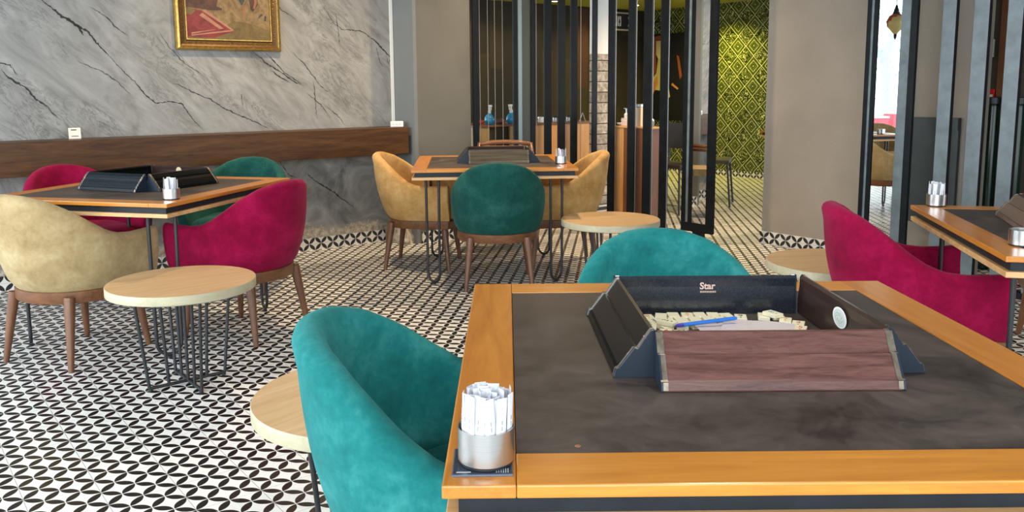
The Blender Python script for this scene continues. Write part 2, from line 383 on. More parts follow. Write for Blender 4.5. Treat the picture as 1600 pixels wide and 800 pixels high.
# marble wall with its painted dark veins
bm = BM(); box(bm, -3.9, 0.315, 0, 0.15, 0, 2.8, T=TW)
rv = random.Random(3)
def vein(pts, wd, T=TW, d0=-0.0015):
    P = []
    for (a, b), (c, e_) in zip(pts, pts[1:]):
        k = max(2, int(sqrt((c-a)**2+(e_-b)**2)/0.012))
        for i in range(k):
            t = i/k; P.append((a+(c-a)*t+rv.uniform(-.004, .004), b+(e_-b)*t+rv.uniform(-.004, .004)))
    P.append(pts[-1]); n = len(P); prev = None
    for i, (s, z) in enumerate(P):
        t = i/(n-1); ww = wd*(0.15+0.85*sin(pi*min(1, max(0, t)))**0.7)*rv.uniform(0.25, 1.25)
        j = min(i+1, n-1); k = max(i-1, 0); dx, dz = P[j][0]-P[k][0], P[j][1]-P[k][1]; L = sqrt(dx*dx+dz*dz) or 1
        nx, nz = -dz/L, dx/L
        cur = [bm.verts.new(T @ Vector((s+nx*ww, d0, z+nz*ww))), bm.verts.new(T @ Vector((s-nx*ww*rv.uniform(.3, 1), d0, z-nz*ww)))]
        if prev: bm.faces.new((prev[0], prev[1], cur[1], cur[0])).material_index = 1
        prev = cur
V = [([(-2.2,1.82),(-2.09,1.72),(-2.03,1.68),(-1.95,1.63),(-1.9,1.56),(-1.83,1.48)],.010),([(-2.07,1.72),(-2.0,1.66),(-1.97,1.60)],.008),
([(-1.83,1.48),(-1.76,1.39),(-1.68,1.31),(-1.61,1.21),(-1.55,1.16),(-1.47,1.17),(-1.38,1.16),(-1.35,1.1),(-1.3,1.03),(-1.24,.97)],.0045),
([(-2.45,1.39),(-2.42,1.34),(-2.31,1.26),(-2.28,1.2),(-2.21,1.15),(-2.18,1.1),(-2.14,1.06)],.008),([(-2.47,1.43),(-2.40,1.41),(-2.36,1.35)],.004),
([(-1.92,1.79),(-1.83,1.73),(-1.78,1.67),(-1.7,1.61)],.004),([(-1.43,1.3),(-1.31,1.24),(-1.18,1.18),(-1.09,1.12),(-.99,1.07),(-.88,1.02),(-.76,.96)],.0045),
([(-.86,1.53),(-.76,1.44),(-.64,1.37),(-.57,1.32),(-.47,1.27)],.006),([(-.76,1.52),(-.69,1.45),(-.62,1.37),(-.49,1.29)],.005),([(-.74,1.40),(-.66,1.34),(-.58,1.30)],.005),
([(-.56,1.53),(-.46,1.44),(-.34,1.28),(-.28,1.23),(-.24,1.24)],.004),([(-.39,1.31),(-.385,1.20),(-.375,1.02)],.004),([(-2.02,1.44),(-1.87,1.37),(-1.78,1.3),(-1.71,1.22)],.003),
([(-1.5,1.64),(-1.44,1.54),(-1.34,1.43),(-1.21,1.34)],.0025),([(-.69,1.9),(-.62,1.83),(-.51,1.77)],.003),([(-.29,1.88),(-.20,1.75),(-.14,1.71),(.02,1.70),(.07,1.68),(.16,1.62),(.30,1.49)],.0035),
([(.14,1.64),(.22,1.56),(.30,1.49)],.008),([(-.19,1.84),(-.17,1.72),(-.16,1.55)],.004),([(.16,1.58),(.19,1.46),(.22,1.42)],.003),([(.24,1.52),(.27,1.45),(.29,1.49)],.004),
([(-.30,1.12),(-.22,1.06),(-.14,.97)],.003),([(-.96,1.22),(-.95,1.12)],.003),([(-.45,1.22),(-.34,1.13),(-.26,1.02)],.003),
([(-.70,.72),(-.62,.60),(-.56,.58)],.004),([(-.50,.62),(-.38,.52),(-.27,.45),(-.16,.36),(-.08,.30)],.006),([(-.80,.45),(-.70,.30),(-.64,.22)],.004)]
for p, wd in V: vein(p, wd)
M_vein = plain('charcoal_vein_paint', (0.018, 0.016, 0.016), 0.6)
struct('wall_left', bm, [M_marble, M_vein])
bm = BM(); box(bm, 0.285, 0.31, -0.012, -0.0005, 0.95, 2.8, T=TW); struct('trim_1', bm, M_white)
# pillar: side face towards the marble wall and front face
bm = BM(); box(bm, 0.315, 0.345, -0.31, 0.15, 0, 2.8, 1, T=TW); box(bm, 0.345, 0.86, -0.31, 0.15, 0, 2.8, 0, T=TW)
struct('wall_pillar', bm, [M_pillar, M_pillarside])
bm = BM(); box(bm, -3.9, 0.19, -0.012, -0.0005, 0, 0.095, T=TW); struct('baseboard_left', bm, M_skW)
bm = BM(); box(bm, 0.36, 0.86, -0.322, -0.3105, 0, 0.095, T=TW); struct('baseboard_pillar', bm, M_skW)
# lump of bare plaster at the foot of the pillar corner
bm = BM(); bmesh.ops.create_icosphere(bm, subdivisions=3, radius=1)
for v in bm.verts:
    k = 1+0.22*sin(v.co.x*7+v.co.z*5)*cos(v.co.y*9); v.co = Vector((v.co.x*0.09*k, v.co.y*0.12*k, max(0, v.co.z*0.15*k)))
bmesh.ops.transform(bm, matrix=TW @ Matrix.Translation((0.285, -0.16, 0)), verts=bm.verts)
struct('trim_2', bm, plain('crumbling_plaster', (0.42, 0.37, 0.30), 0.9, vary=0.5, vscale=25), smooth=True)

# taupe wall pieces behind the right screen
bm = BM(); box(bm, 0, 0.86, 0, 0.06, 0, 2.8, T=TG); struct('wall_middle', bm, M_grey)
bm = BM(); box(bm, 1.13, 1.625, 0, 0.06, 0, 2.8, T=TG); struct('wall_right', bm, M_grey)
bm = BM(); box(bm, -0.01, 0.86, -0.012, -0.0005, 0, 0.10, T=TG); struct('baseboard_middle', bm, M_skG)
bm = BM(); box(bm, 1.0, 4.6, 0.45, 0.55, 0, 2.8, T=TG); struct('wall_recess', bm, plaster('brown_grey_plaster', (0.075, 0.064, 0.052), (0.10, 0.085, 0.07)))
# back hall
GN = Vector((2.907, 11.816, 0)); TN = frame_T(GN, GV)
bm = BM(); box(bm, -1.4, 1.25, 0, 0.12, 0, 2.45, T=TN); struct('wall_green', bm, M_green)
bm = BM(); box(bm, -1.4, 1.25, -0.014, -0.0005, 0, 0.085, T=TN); struct('baseboard_green', bm, M_skG)
WC = GN - GV*1.4; TWD = frame_T(WC, EV)
M_plank = planks('dark_wall_planks', EV, [(0.020, 0.010, 0.001), (0.030, 0.018, 0.002), (0.012, 0.007, 0.001), (0.060, 0.020, 0.006), (0.024, 0.016, 0.002)], 0.22, rough=0.7)
bm = BM(); box(bm, -4.2, 0, 0, 0.1, 0, 2.45, T=TWD); struct('wall_wood', bm, M_plank)
bm = BM(); box(bm, -4.3, 0.6, -3.4, 0.1, 2.38, 2.45, T=TWD); struct('ceiling_hall', bm, M_ceil2)

# ------------------------------------------------------------------ floating shelf on the marble wall
t = thing('floating_shelf', 'long boxed walnut wall shelf running along the veined wall', 'shelf', W0)
bm = BM(); box(bm, -3.88, 0.275, -0.28, -0.013, 0.737, 0.945, bev=0.003); obj('shelf_box', bm, M_shelf, t, rz=ROTE)
# price card holder
cardT = W0 + EV*(-2.085) - NV*0.10
t = thing('table_card', 'small cream card leaning back on the walnut wall shelf', 'card', (cardT.x, cardT.y, 0.946), ROTE-0.15)
bm = BM(); prism(bm, [(0, 0), (0.004, 0), (0.044, 0.066), (0.040, 0.068)], -0.035, 0.035); obj('card', bm, plain('cream_card', (0.72, 0.67, 0.60), 0.5), t)
for a_, b_, c_, d_ in ((-.02, .012, .052, .058), (-.02, .02, .014, .018)):
    bm = BM(); box(bm, a_, b_, -0.0006, 0.0, c_, d_)
    for v in bm.verts: v.co.y += v.co.z*0.60-0.0012
    obj('card_print', bm, M_golddark, t)
bm = BM(); prism(bm, [(0.004, 0), (0.06, 0), (0.06, 0.003), (0.004, 0.003)], -0.035, 0.035); obj('card_foot', bm, plain('clear_acrylic', (0.5, 0.52, 0.52), 0.2), t)
# extension socket
sp = W0 + EV*0.215 - NV*0.20
t = thing('socket_block', 'white three way socket block lying at the shelf end', 'socket', (sp.x, sp.y, 0.946), ROTE-0.35)
bm = BM(); box(bm, -0.05, 0.05, -0.02, 0.02, 0, 0.045, bev=0.004); b_ = obj('housing', bm, M_white, t)
for k in range(3):
    bm = BM(); lathe(bm, [(0.0001, 0), (0.013, 0), (0.013, 0.002), (0.0001, 0.002)], 16)
    bmesh.ops.transform(bm, matrix=Matrix.Translation((-0.032+k*0.026, -0.0202, 0.022)) @ Matrix.Rotation(pi/2, 4, 'X'), verts=bm.verts)
    for s in (-1, 1): box(bm, -0.032+k*0.026+s*0.004-0.0012, -0.032+k*0.026+s*0.004+0.0012, -0.0235, -0.0222, 0.019, 0.025, 1)
    obj('outlet', bm, [M_white, M_blackink], t)

# ------------------------------------------------------------------ framed painting
pc = (W0.x, W0.y)
S0, S1, Z0, Z1 = -1.403, -0.650, 1.525, 2.35
t = thing('framed_painting', 'gilt framed painting with a red carpet on the veined wall', 'painting', W0)
def fring(s0, s1, z0, z1, prof):
    """moulding: prof list of (inset, y)"""
    bm = BM(); rings = []
    for ins, y in prof:
        rings.append([bm.verts.new(v) for v in ((s0+ins, y, z0+ins), (s1-ins, y, z0+ins), (s1-ins, y, z1-ins), (s0+ins, y, z1-ins))])
    for a, b in zip(rings, rings[1:]):
        for i in range(4): bm.faces.new((a[i], a[(i+1)%4], b[(i+1)%4], b[i]))
    return bm
bm = fring(S0, S1, Z0, Z1, [(0, -0.001), (0, -0.03), (0.008, -0.045), (0.022, -0.048), (0.028, -0.038)]); obj('outer_moulding', bm, M_gold, t, rz=ROTE)
bm = fring(S0+.028, S1-.028, Z0+.028, Z1-.028, [(0, -0.038), (0.012, -0.032), (0.034, -0.028), (0.04, -0.030)]); cv = obj('carved_band', bm, M_golddark, t, rz=ROTE)
bm = BM()
def orn(cx, cz):
    for k in range(5):
        a = k*1.256+rv.uniform(0, 1); rr = 0.009; x = cx+cos(a)*rr; z = cz+sin(a)*rr
        bmesh.ops.create_icosphere(bm, subdivisions=1, radius=0.0042, matrix=Matrix.Translation((x, -0.032, z)))
x = S0+.06
while x < S1-.05:
    orn(x, Z0+.048); orn(x, Z1-.048); x += 0.036
z = Z0+.085
while z < Z1-.06:
    orn(S0+.048, z); orn(S1-.048, z); z += 0.036
tag(obj('carving', bm, M_gold, cv), kind='stuff')
bm = fring(S0+.068, S1-.068, Z0+.068, Z1-.068, [(0, -0.030), (0.003, -0.036), (0.009, -0.036), (0.012, -0.026)]); obj('inner_moulding', bm, M_gold, t, rz=ROTE)
def cvmat(name, a, b):
    n = Nt(name, 0.6); v = n.noise(n.coord(), 14, 6, 0.7, 1); n.base(n.ramp(v, [(0.35, a), (0.65, b)])); return n.m
cm = [cvmat('ochre_paint', (0.112, 0.066, 0.025), (0.252, 0.168, 0.077)), cvmat('carpet_red_paint', (0.112, 0.008, 0.010), (0.210, 0.028, 0.028)), cvmat('rose_border_paint', (0.294, 0.119, 0.070), (0.350, 0.175, 0.105)),
      cvmat('robe_brown_paint', (0.032, 0.013, 0.010), (0.091, 0.035, 0.021)), cvmat('slate_cloth_paint', (0.021, 0.028, 0.025), (0.049, 0.052, 0.042)), cvmat('skin_paint', (0.182, 0.077, 0.035), (0.252, 0.126, 0.063)), cvmat('olive_floor_paint', (0.084, 0.052, 0.015), (0.154, 0.105, 0.035))]
bm = BM(); a0, a1, c0, c1 = S0+.079, S1-.079, Z0+.079, Z1-.079; WD, HT = a1-a0, c1-c0
lay = [0.0]
def pp(pts, mi):
    lay[0] += 0.00012
    bm.faces.new([bm.verts.new((a0+u*WD, -0.0245-lay[0], c0+v*WD)) for u, v in pts]).material_index = mi
pp([(0,0),(1,0),(1,HT/WD),(0,HT/WD)], 0)
pp([(0,0),(1,0),(1,.12),(.75,.20),(.55,.22),(.3,.05)], 6)
pp([(0,.0),(0.02,.02),(.30,.01),(.55,.10),(.20,.32),(0,.36)], 1); pp([(.05,.03),(.52,.095),(.55,.105),(.53,.115),(.40,.095),(.05,.045)], 2)
pp([(.52,.11),(.555,.11),(.22,.34),(.19,.32)], 2); pp([(.15,.27),(.19,.30),(.43,.125),(.38,.12)], 2); pp([(.05,.05),(.38,.12),(.43,.125),(.05,.07)], 2)
pp([(0,.36),(.2,.34),(.3,.33),(.36,.40),(.38,.55),(.25,.8),(0,.9)], 3); pp([(.3,.33),(.42,.34),(.42,.36),(.36,.38),(.38,.47),(.32,.47)], 3)
pp([(.0,.28),(.06,.27),(.11,.32),(.08,.35),(.0,.35)], 6)
pp([(.60,.75),(.62,.48),(.66,.40),(.70,.46),(.72,.75)], 4); pp([(.66,.41),(.70,.41),(.71,.30),(.62,.28),(.61,.295),(.67,.31)], 5)
pp([(.74,.9),(.75,.5),(.77,.36),(.80,.34),(.86,.42),(.84,.9)], 3); pp([(.80,.80),(.82,.45),(.80,.38),(.82,.37),(.85,.44),(.85,.80)], 5)
pp([(.855,.26),(.88,.27),(.92,.31),(.90,.32),(.87,.29)], 4); pp([(.93,.23),(.955,.24),(.965,.29),(.94,.30)], 4)
pp([(.45,.9),(.46,.62),(1,.50),(1,.9)], 0)
obj('canvas', bm, cm, t, rz=ROTE)

# ------------------------------------------------------------------ screens of slats and framed glass
H = 2.6
def post(name, T, s0, s1, y0=-0.02, y1=0.04, m=None, parent=None, mside=None, z0=0.0, z1=H):
    bm = BM(); box(bm, s0, s1, y0, y1, z0, z1, 0, bev=0.0015, T=T)
    if mside is not None:
        axx = (T.to_3x3() @ Vector((1, 0, 0)))
        bm.normal_update()
        for q in bm.faces:
            if abs(q.normal.dot(axx)) > 0.7: q.material_index = 1
    return obj(name, bm, [m or M_frame]+([mside] if mside else []), parent)
ra = thing('slatted_screen', 'tall black slatted screen beside the grey pillar', 'screen', (0, 0, 0))
for s0, s1 in ((.52, .573), (1.135, 1.185), (1.874, 1.93)): post('frame_post', TA, s0, s1, y0=-.01, y1=.01, parent=ra)
for s0, s1 in ((.945, .985),): post('frame_post', TA, s0, s1, -.01, .01, parent=ra)
post('steel_strip', TA, .99, 1.03, -0.015, 0.01, plain('blue_grey_steel', (0.16, 0.21, 0.22), 0.25, 0.5), ra)
post('panel', TA, 1.04, 1.135, 0.0, 0.03, plain('dark_green_grey_panel', (0.035, 0.042, 0.038), 0.4), ra)
for s0, s1 in ((1.288, 1.378), (1.447, 1.539), (1.601, 1.688)): post('slat', TA, s0+.004, s1-.006, -0.008, 0.008, parent=ra)
M_rod = plain('pale_brass_rod', (0.30, 0.26, 0.22), 0.3, 0.8)
for s in (.63, .714, .788, .871, 1.203, 1.245, 1.776, 1.225+.175): post('rod', TA, s-.002, s+.002, 0.05, 0.054, M_rod, ra)
bm = BM(); box(bm, .52, 1.93, -0.02, 0.04, 2.601, 2.66, T=TA); obj('rail', bm, M_frame, ra)
bm = BM(); box(bm, .573, .945, -0.005, 0.03, 0.0, 0.05, T=TA); obj('rail', bm, M_frame, ra)
rb = thing('slatted_screen', 'tall black slatted screen in front of the wooden counter', 'screen', (0, 0, 0))
for s0, s1, nm in ((0, .082, 'frame_post'), (.249, .335, 'slat'), (.434, .530, 'slat'), (.626, .712, 'frame_post')): post(nm, TB, s0, s1-.004, -0.008, 0.008, parent=rb)
for s in (.345, .54, .716, .095): post('rod', TB, s-.0025, s+.0025, -0.006, 0.0, plain('bright_edge_strip', (0.25, 0.25, 0.25), 0.35, 0.9) if s == .345 else bpy.data.materials['bright_edge_strip'], rb)
bm = BM(); box(bm, 0, .712, -0.02, 0.04, 2.601, 2.66, T=TB); obj('rail', bm, M_frame, rb)

def mirror_panel(name, T, s0, g0, g1, s1, label, cat, glassmat, zb, foot=None):
    t = thing(name, label, cat, (0, 0, 0))
    post('stile', T, s0, s0+(g0-s0)*.40, -0.014, 0.012, parent=t, z0=zb)
    post('bead', T, s0+(g0-s0)*.40, s0+(g0-s0)*.62, -0.010, 0.012, M_slatlit, t, z0=zb)
    post('stile', T, s0+(g0-s0)*.62, g0, -0.006, 0.012, M_frame, t, z0=zb)
    post('stile', T, g1, g1+(s1-g1)*.6, -0.014, 0.012, M_slatlit if foot is None else M_frame, t, z0=zb)
    post('stile', T, g1+(s1-g1)*.6, s1, -0.018, 0.012, parent=t, z0=zb)
    for za, zc in ((zb-.001, zb+0.07), (2.5, 2.6)):
        bm = BM(); box(bm, s0+.002, s1-.002, -0.016, 0.013, za, zc, T=T); obj('rail', bm, M_frame, t)
    bm = BM(); box(bm, g0, g1, -0.004, 0.004, zb+0.07, 2.5, T=T); obj('glass', bm, glassmat, t)
    if foot:
        bm = BM(); box(bm, foot[0], foot[1], -0.02, 0.03, 0, zb, T=T); obj('foot', bm, M_frame, t)
    return t
mirror_panel('mirror_panel', TD, 0, .105, .250, .321, 'narrow black framed mirror standing by the hall doorway', 'mirror', M_mirror, 0.09, (.13, .215))
n = Nt('clear_door_glass', 0.0); n.b.inputs['Transmission Weight'].default_value = 1.0; n.b.inputs['IOR'].default_value = 1.02; n.b.inputs['Base Color'].default_value = (0.97, 1, 1, 1)
mirror_panel('glazed_panel', TC, 1.492, 1.563, 1.723, 1.826, 'tall framed glass panel looking onto the bright terrace', 'glass panel', n.m, 0.03)
rc = thing('slatted_screen', 'row of daylit blue grey slats behind the table at right', 'screen', (0, 0, 0))
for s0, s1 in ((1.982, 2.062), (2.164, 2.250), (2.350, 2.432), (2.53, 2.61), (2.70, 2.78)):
    post('slat', TC, s0, s1, -0.02, 0.02, M_slatlit, rc, M_slatside)
for za, zc in ((2.601, 2.66), (-.001, .04)):
    bm = BM(); box(bm, 1.9, 2.8, -0.021, 0.03, za, zc, T=TC); obj('rail', bm, M_frame, rc)

# dark panel hung on the wall behind the slats
t = thing('wall_panel', 'dark green framed panel on the taupe wall behind the slats', 'panel', (0, 0, 0))
M_dkpanel = plain('dark_green_board', (0.018, 0.026, 0.026), 0.45, vary=0.2, vscale=8)
bm = BM(); box(bm, 1.10, 1.49, -0.035, -0.001, 0.33, 1.035, bev=0.003, T=TG); obj('board', bm, M_dkpanel, t)
for za, zc in ((.955, 1.035), (.33, .40)):
    bm = BM(); box(bm, 1.10, 1.49, -0.05, -0.0355, za, zc, T=TG); obj('rail', bm, M_dkpanel, t)

# things on the recess wall (x along TG, y = 0.45 plane)
TR = TG @ Matrix.Translation((0, 0.45, 0))
t = thing('thermostat', 'white wall thermostat with a dark display seen between slats', 'thermostat', (0, 0, 0))
bm = BM(); box(bm, 1.425, 1.475, -0.02, 0, 1.43, 1.55, bev=0.003, T=TR); hb = obj('housing', bm, plain('warm_white_plastic', (0.7, 0.64, 0.55), 0.4), t)
bm = BM(); box(bm, 1.430, 1.458, -0.022, -0.0205, 1.49, 1.54, T=TR); obj('display', bm, M_blackink, t)
t = thing('fire_call_point', 'red fire alarm call point below the thermostat', 'alarm', (0, 0, 0))
bm = BM(); box(bm, 1.455, 1.508, -0.04, 0, 1.125, 1.215, bev=0.004, T=TR); obj('housing', bm, plain('signal_red', (0.55, 0.01, 0.015), 0.35), t)
bm = BM(); box(bm, 1.478, 1.500, -0.042, -0.0405, 1.15, 1.18, T=TR); obj('button_label', bm, M_white, t)
t = thing('wooden_post', 'brown timber post standing beside the thermostat', 'post', (0, 0, 0))
bm = BM(); box(bm, 1.515, 1.60, -0.035, -0.001, 0.0, 2.75, bev=0.004, T=TR); obj('timber', bm, wood('post_wood', (0.10, 0.035, 0.012), (0.19, 0.075, 0.028), 0.5, 2, 1), t)
for i, s in enumerate((1.53, 1.685)):
    p = TR @ Vector((s, -0.11, 0))
    t = thing('green_column', ['dark green cylinder below the red alarm point', 'dark green cylinder at the right picture edge'][i], 'column', (p.x, p.y, 0), 0)
    bm = BM(); lathe(bm, [(0.045, 0.0), (0.048, 0.01), (0.048, 1.10), (0.045, 1.115)], 28); obj('shaft', bm, plain('bottle_green_gloss', (0.006, 0.022, 0.014), 0.18), t, smooth=True, angle=40)
    bm = BM(); lathe(bm, [(0.045, 1.1155), (0.052, 1.12), (0.052, 1.16), (0.045, 1.165)], 28); obj('cap', bm, M_black, t, smooth=True, angle=40)

# ------------------------------------------------------------------ bar counter behind the screens
M_cou = wood('orange_counter_veneer', (0.52, 0.25, 0.08), (0.66, 0.36, 0.14), 0.45, 2, 0.7)
M_coud = wood('brown_counter_veneer', (0.15, 0.055, 0.020), (0.23, 0.09, 0.035), 0.45, 2, 0.7)
M_olive = wood('olive_veneer', (0.34, 0.22, 0.08), (0.44, 0.30, 0.13), 0.45, 2, 0.7)
t = thing('bar_counter', 'wooden bar counter behind the slats left of the stone column', 'counter', (0, 0, 0))
TK = frame_T(A0+NV*0.55, EV)
bm = BM(); box(bm, .95, 1.09, 0, 0.5, 0, 0.885, T=TK); obj('side_panel', bm, M_olive, t)
bm = BM(); box(bm, 1.091, 1.33, 0.02, 0.5, 0, 0.885, T=TK); obj('front_panel', bm, M_plank, t)
bm = BM(); box(bm, 1.331, 1.50, 0, 0.5, 0, 0.885, T=TK); obj('front_panel', bm, M_olive, t)
bm = BM(); box(bm, 1.501, 2.45, 0, 0.5, 0, 0.885, T=TK); obj('front_panel', bm, M_cou, t)
bm = BM(); box(bm, .94, 2.46, -0.01, 0.52, 0.886, 0.905, bev=0.002, T=TK); obj('worktop', bm, M_coud, t)
t = thing('counter_unit', 'wooden cabinet behind the slats right of the stone column', 'counter', (0, 0, 0))
TL = frame_T(B0+EV*0.09, GV)
bm = BM(); box(bm, -.02, .11, 0, 0.14, 0, 0.88, T=TL); obj('front_panel', bm, M_cou, t)
bm = BM(); box(bm, .111, .46, 0, 0.14, 0, 0.88, T=TL); obj('front_panel', bm, M_coud, t)
bm = BM(); box(bm, -.03, .47, -0.01, 0.15, 0.881, 0.895, bev=0.002, T=TL); obj('worktop', bm, M_cou, t)
t = thing('stone_column', 'column clad in rough split stone between the two slatted screens', 'column', (0, 0, 0))
TS = frame_T(A0+EV*2.045+NV*0.13, EV)
bm = BM(); box(bm, 0, .18, 0, 0.09, 0.12, 1.56, T=TS); obj('cladding', bm, stone_mat(), t)
bm = BM(); box(bm, 0, .18, 0, 0.09, 1.561, 2.6, T=TS); obj('upper_shaft', bm, M_white, t)
bm = BM(); box(bm, -0.005, .185, -0.008, 0.09, 0.0, 0.119, T=TS); obj('tiled_base', bm, M_skG, t)

def on(T, s, y, z): p = T @ Vector((s, y, z)); return (p.x, p.y, p.z)
def spray(label, s, T=TK, y=0.10, rz=0):
    t = thing('spray_bottle', label, 'spray bottle', on(T, s, y, 0.905), rz)
    bm = BM(); lathe(bm, [(0.03, 0), (0.042, 0.008), (0.049, 0.04), (0.044, 0.07), (0.025, 0.095), (0.016, 0.105)], 24); obj('bottle', bm, plain('sky_blue_plastic', (0.03, 0.30, 0.55), 0.25) if 'sky_blue_plastic' not in bpy.data.materials else bpy.data.materials['sky_blue_plastic'], t, smooth=True, angle=50)
    bm = BM(); lathe(bm, [(0.014, 0.105), (0.016, 0.125), (0.010, 0.14), (0.008, 0.165), (0.010, 0.18)], 16)
    box(bm, -0.035, 0.012, -0.008, 0.008, 0.165, 0.185, bev=0.003); box(bm, -0.03, -0.024, -0.004, 0.004, 0.135, 0.165); obj('trigger_head', bm, M_white, t, smooth=True, angle=40)
spray('blue spray bottle with white nozzle between thin rods on the bar', 1.167, rz=2.2)
spray('blue spray bottle half hidden by the steel frame post on the bar', 1.425, rz=0.8)
M_redc = plain('red_bowl_glaze', (0.35, 0.02, 0.02), 0.3); M_brown = plain('brown_bag', (0.20, 0.09, 0.06), 0.6)
t = thing('bowl', 'small red bowl at the left end of the bar', 'bowl', on(TK, 1.055, .12, .905)); bm = BM(); lathe(bm, [(0.02, 0), (0.035, 0.01), (0.05, 0.04), (0.047, 0.042), (0.03, 0.012), (0.0005, 0.008)], 24, cap=False); obj('bowl_body', bm, M_redc, t, smooth=True)
o = BM(); bmesh.ops.create_icosphere(o, subdivisions=3, radius=1)
for v in o.verts: v.co = Vector((v.co.x*0.07*(1+.15*sin(9*v.co.y)), v.co.y*0.03, max(0, 0.028+v.co.z*0.028*(1+.3*sin(7*v.co.x)))))
o = obj('cloth', o, M_brown, None, smooth=True, loc=on(TK, 1.30, .12, .905), rz=ROTE); tag(o, 'crumpled brown cloth on the bar between two blue spray bottles', 'cloth')
def small_cup(label, s, dark):
    t = thing('glass_cup', label, 'cup', on(TK, s, .06, .905))
    bm = BM(); lathe(bm, [(0.022, 0), (0.028, 0.004), (0.03, 0.045), (0.028, 0.045), (0.026, 0.006), (0.0005, 0.005)], 20, cap=False); obj('cup_body', bm, M_white if not dark else M_steel, t, smooth=True, angle=40)
    bm = BM(); lathe(bm, [(0.031, 0.046), (0.031, 0.056), (0.012, 0.064), (0.0005, 0.064)], 20, cap=False); obj('lid', bm, M_blackink if dark else M_steel, t, smooth=True, angle=40)
small_cup('white cup with steel lid, leftmost behind the middle slats', 1.76, False); small_cup('steel cup with black lid between the first two black slats', 1.952, True); small_cup('steel cup with black lid right of its twin on the bar', 2.131, True)
t = thing('tent_card', 'white folded tent card on the bar by the stone column', 'card', on(TK, 2.316, .06, .905), ROTE+0.9)
bm = BM()
for s in (-1, 1): prism(bm, [(s*0.028, 0), (s*0.031, 0), (s*0.002, 0.085), (s*0.0005, 0.085)], -0.03, 0.03)
obj('folded_card', bm, M_white, t)
M_cream = plain('cream_carton', (0.74, 0.60, 0.42), 0.5); M_pinkbox = plain('pale_pink_carton', (0.70, 0.56, 0.50), 0.5); M_amber = plain('amber_glass', (0.06, 0.012, 0.006), 0.15)
t = thing('carton', 'pale pink box carrying a small bottle on the right cabinet', 'box', on(TL, .062, .08, .896), ROTE-pi/2); bm = BM(); box(bm, -.035, .035, -.03, .03, 0, .07, bev=.002); obj('box_body', bm, M_pinkbox, t)
bm = BM(); box(bm, -.035, .035, -.031, -.0302, .045, .055); obj('printed_band', bm, M_white, t)
t = thing('pump_bottle', 'small white pump bottle standing on the pale pink box', 'bottle', on(TL, .062, .08, .9665)); bm = BM(); lathe(bm, [(.018, 0), (.02, .004), (.02, .035), (.008, .045)], 16); obj('bottle', bm, M_white, t, smooth=True, angle=40)
bm = BM(); lathe(bm, [(.006, .0455), (.006, .075), (.01, .077), (.01, .082)], 12); box(bm, -.022, .004, -.004, .004, .083, .09); obj('pump', bm, M_steel, t)
t = thing('carton', 'tall cream box with steel top between two slats on the cabinet', 'box', on(TL, .234, .08, .896), ROTE-pi/2); bm = BM(); box(bm, -.04, .04, -.035, .035, 0, .17, bev=.002); obj('box_body', bm, M_cream, t)
bm = BM(); box(bm, -.03, .035, -.03, .03, .171, .20, bev=.004); obj('top', bm, M_steel, t)
t = thing('sauce_bottle', 'dark amber bottle with pale cap left of the cream box', 'bottle', on(TL, .135, .10, .896)); bm = BM(); lathe(bm, [(.022, 0), (.025, .005), (.025, .11), (.010, .15), (.010, .17)], 18); obj('bottle', bm, M_amber, t, smooth=True, angle=40); bm = BM(); lathe(bm, [(.012, .1705), (.012, .20), (.008, .205)], 14); obj('cap', bm, M_cream, t, smooth=True, angle=40)
t = thing('salt_shaker', 'small glass shaker at the right end of the cabinet', 'shaker', on(TL, .404, .06, .896)); bm = BM(); lathe(bm, [(.014, 0), (.016, .004), (.014, .05)], 14); obj('jar', bm, plain('grey_glass', (.3, .32, .32), .2), t, smooth=True, angle=40); bm = BM(); lathe(bm, [(.015, .0505), (.015, .062), (.008, .07)], 14); obj('cap', bm, M_steel, t, smooth=True, angle=40)
t = thing('saucer', 'white saucer on the cabinet next to the stone column', 'saucer', on(TL, .005, .09, .896)); bm = BM(); lathe(bm, [(.02, 0), (.045, .012), (.055, .025), (.05, .025), (.02, .006), (.0005, .006)], 24, cap=False); obj('dish', bm, M_white, t, smooth=True)

# toilet direction sign on the wood wall, poster and dark furniture in front of the green wall
t = thing('direction_sign', 'black toilet sign with two pictograms and an arrow', 'sign', (0, 0, 0))
TSg = frame_T(WC - NV*0.03, EV)
u0, u1 = -0.80, -0.36
bm = BM(); box(bm, u0, u1, -0.04, 0.028, 2.07, 2.33, 0, T=TSg); obj('sign_frame', bm, plain('ivory_sign_frame', (0.55, 0.50, 0.42), 0.5), t)
bm = BM(); box(bm, u0+.02, u1-.02, -0.045, -0.0405, 2.09, 2.31, 0, T=TSg); sgn = obj('sign_board', bm, M_blackink, t)
bm = BM(); cx = u0+.10
for cx in (u0+.085, u0+.165):
    lathe_b = BM()
    box(bm, cx-.032, cx+.032, -0.048, -0.0455, 2.13, 2.27, 0, T=TSg)
obj('pictogram_field', bm, M_white, t)
bm = BM()
for i, cx in enumerate((u0+.085, u0+.165)):
    n_ = 12; bm.faces.new([bm.verts.new(TSg @ Vector((cx+.010*cos(2*pi*k/n_), -0.0486, 2.252+.010*sin(2*pi*k/n_)))) for k in range(n_)])
    w1 = .012 if i == 0 else .006; w2 = .010 if i == 0 else .020
    bm.faces.new([bm.verts.new(TSg @ Vector(v)) for v in ((cx-w2, -.0486, 2.175), (cx+w2, -.0486, 2.175), (cx+w1, -.0486, 2.238), (cx-w1, -.0486, 2.238))])
    for s in (-1, 1): box(bm, cx+s*.006-.0035, cx+s*.006+.0035, -.0492, -.0484, 2.137, 2.175, T=TSg)
obj('pictogram', bm, M_blackink, t)
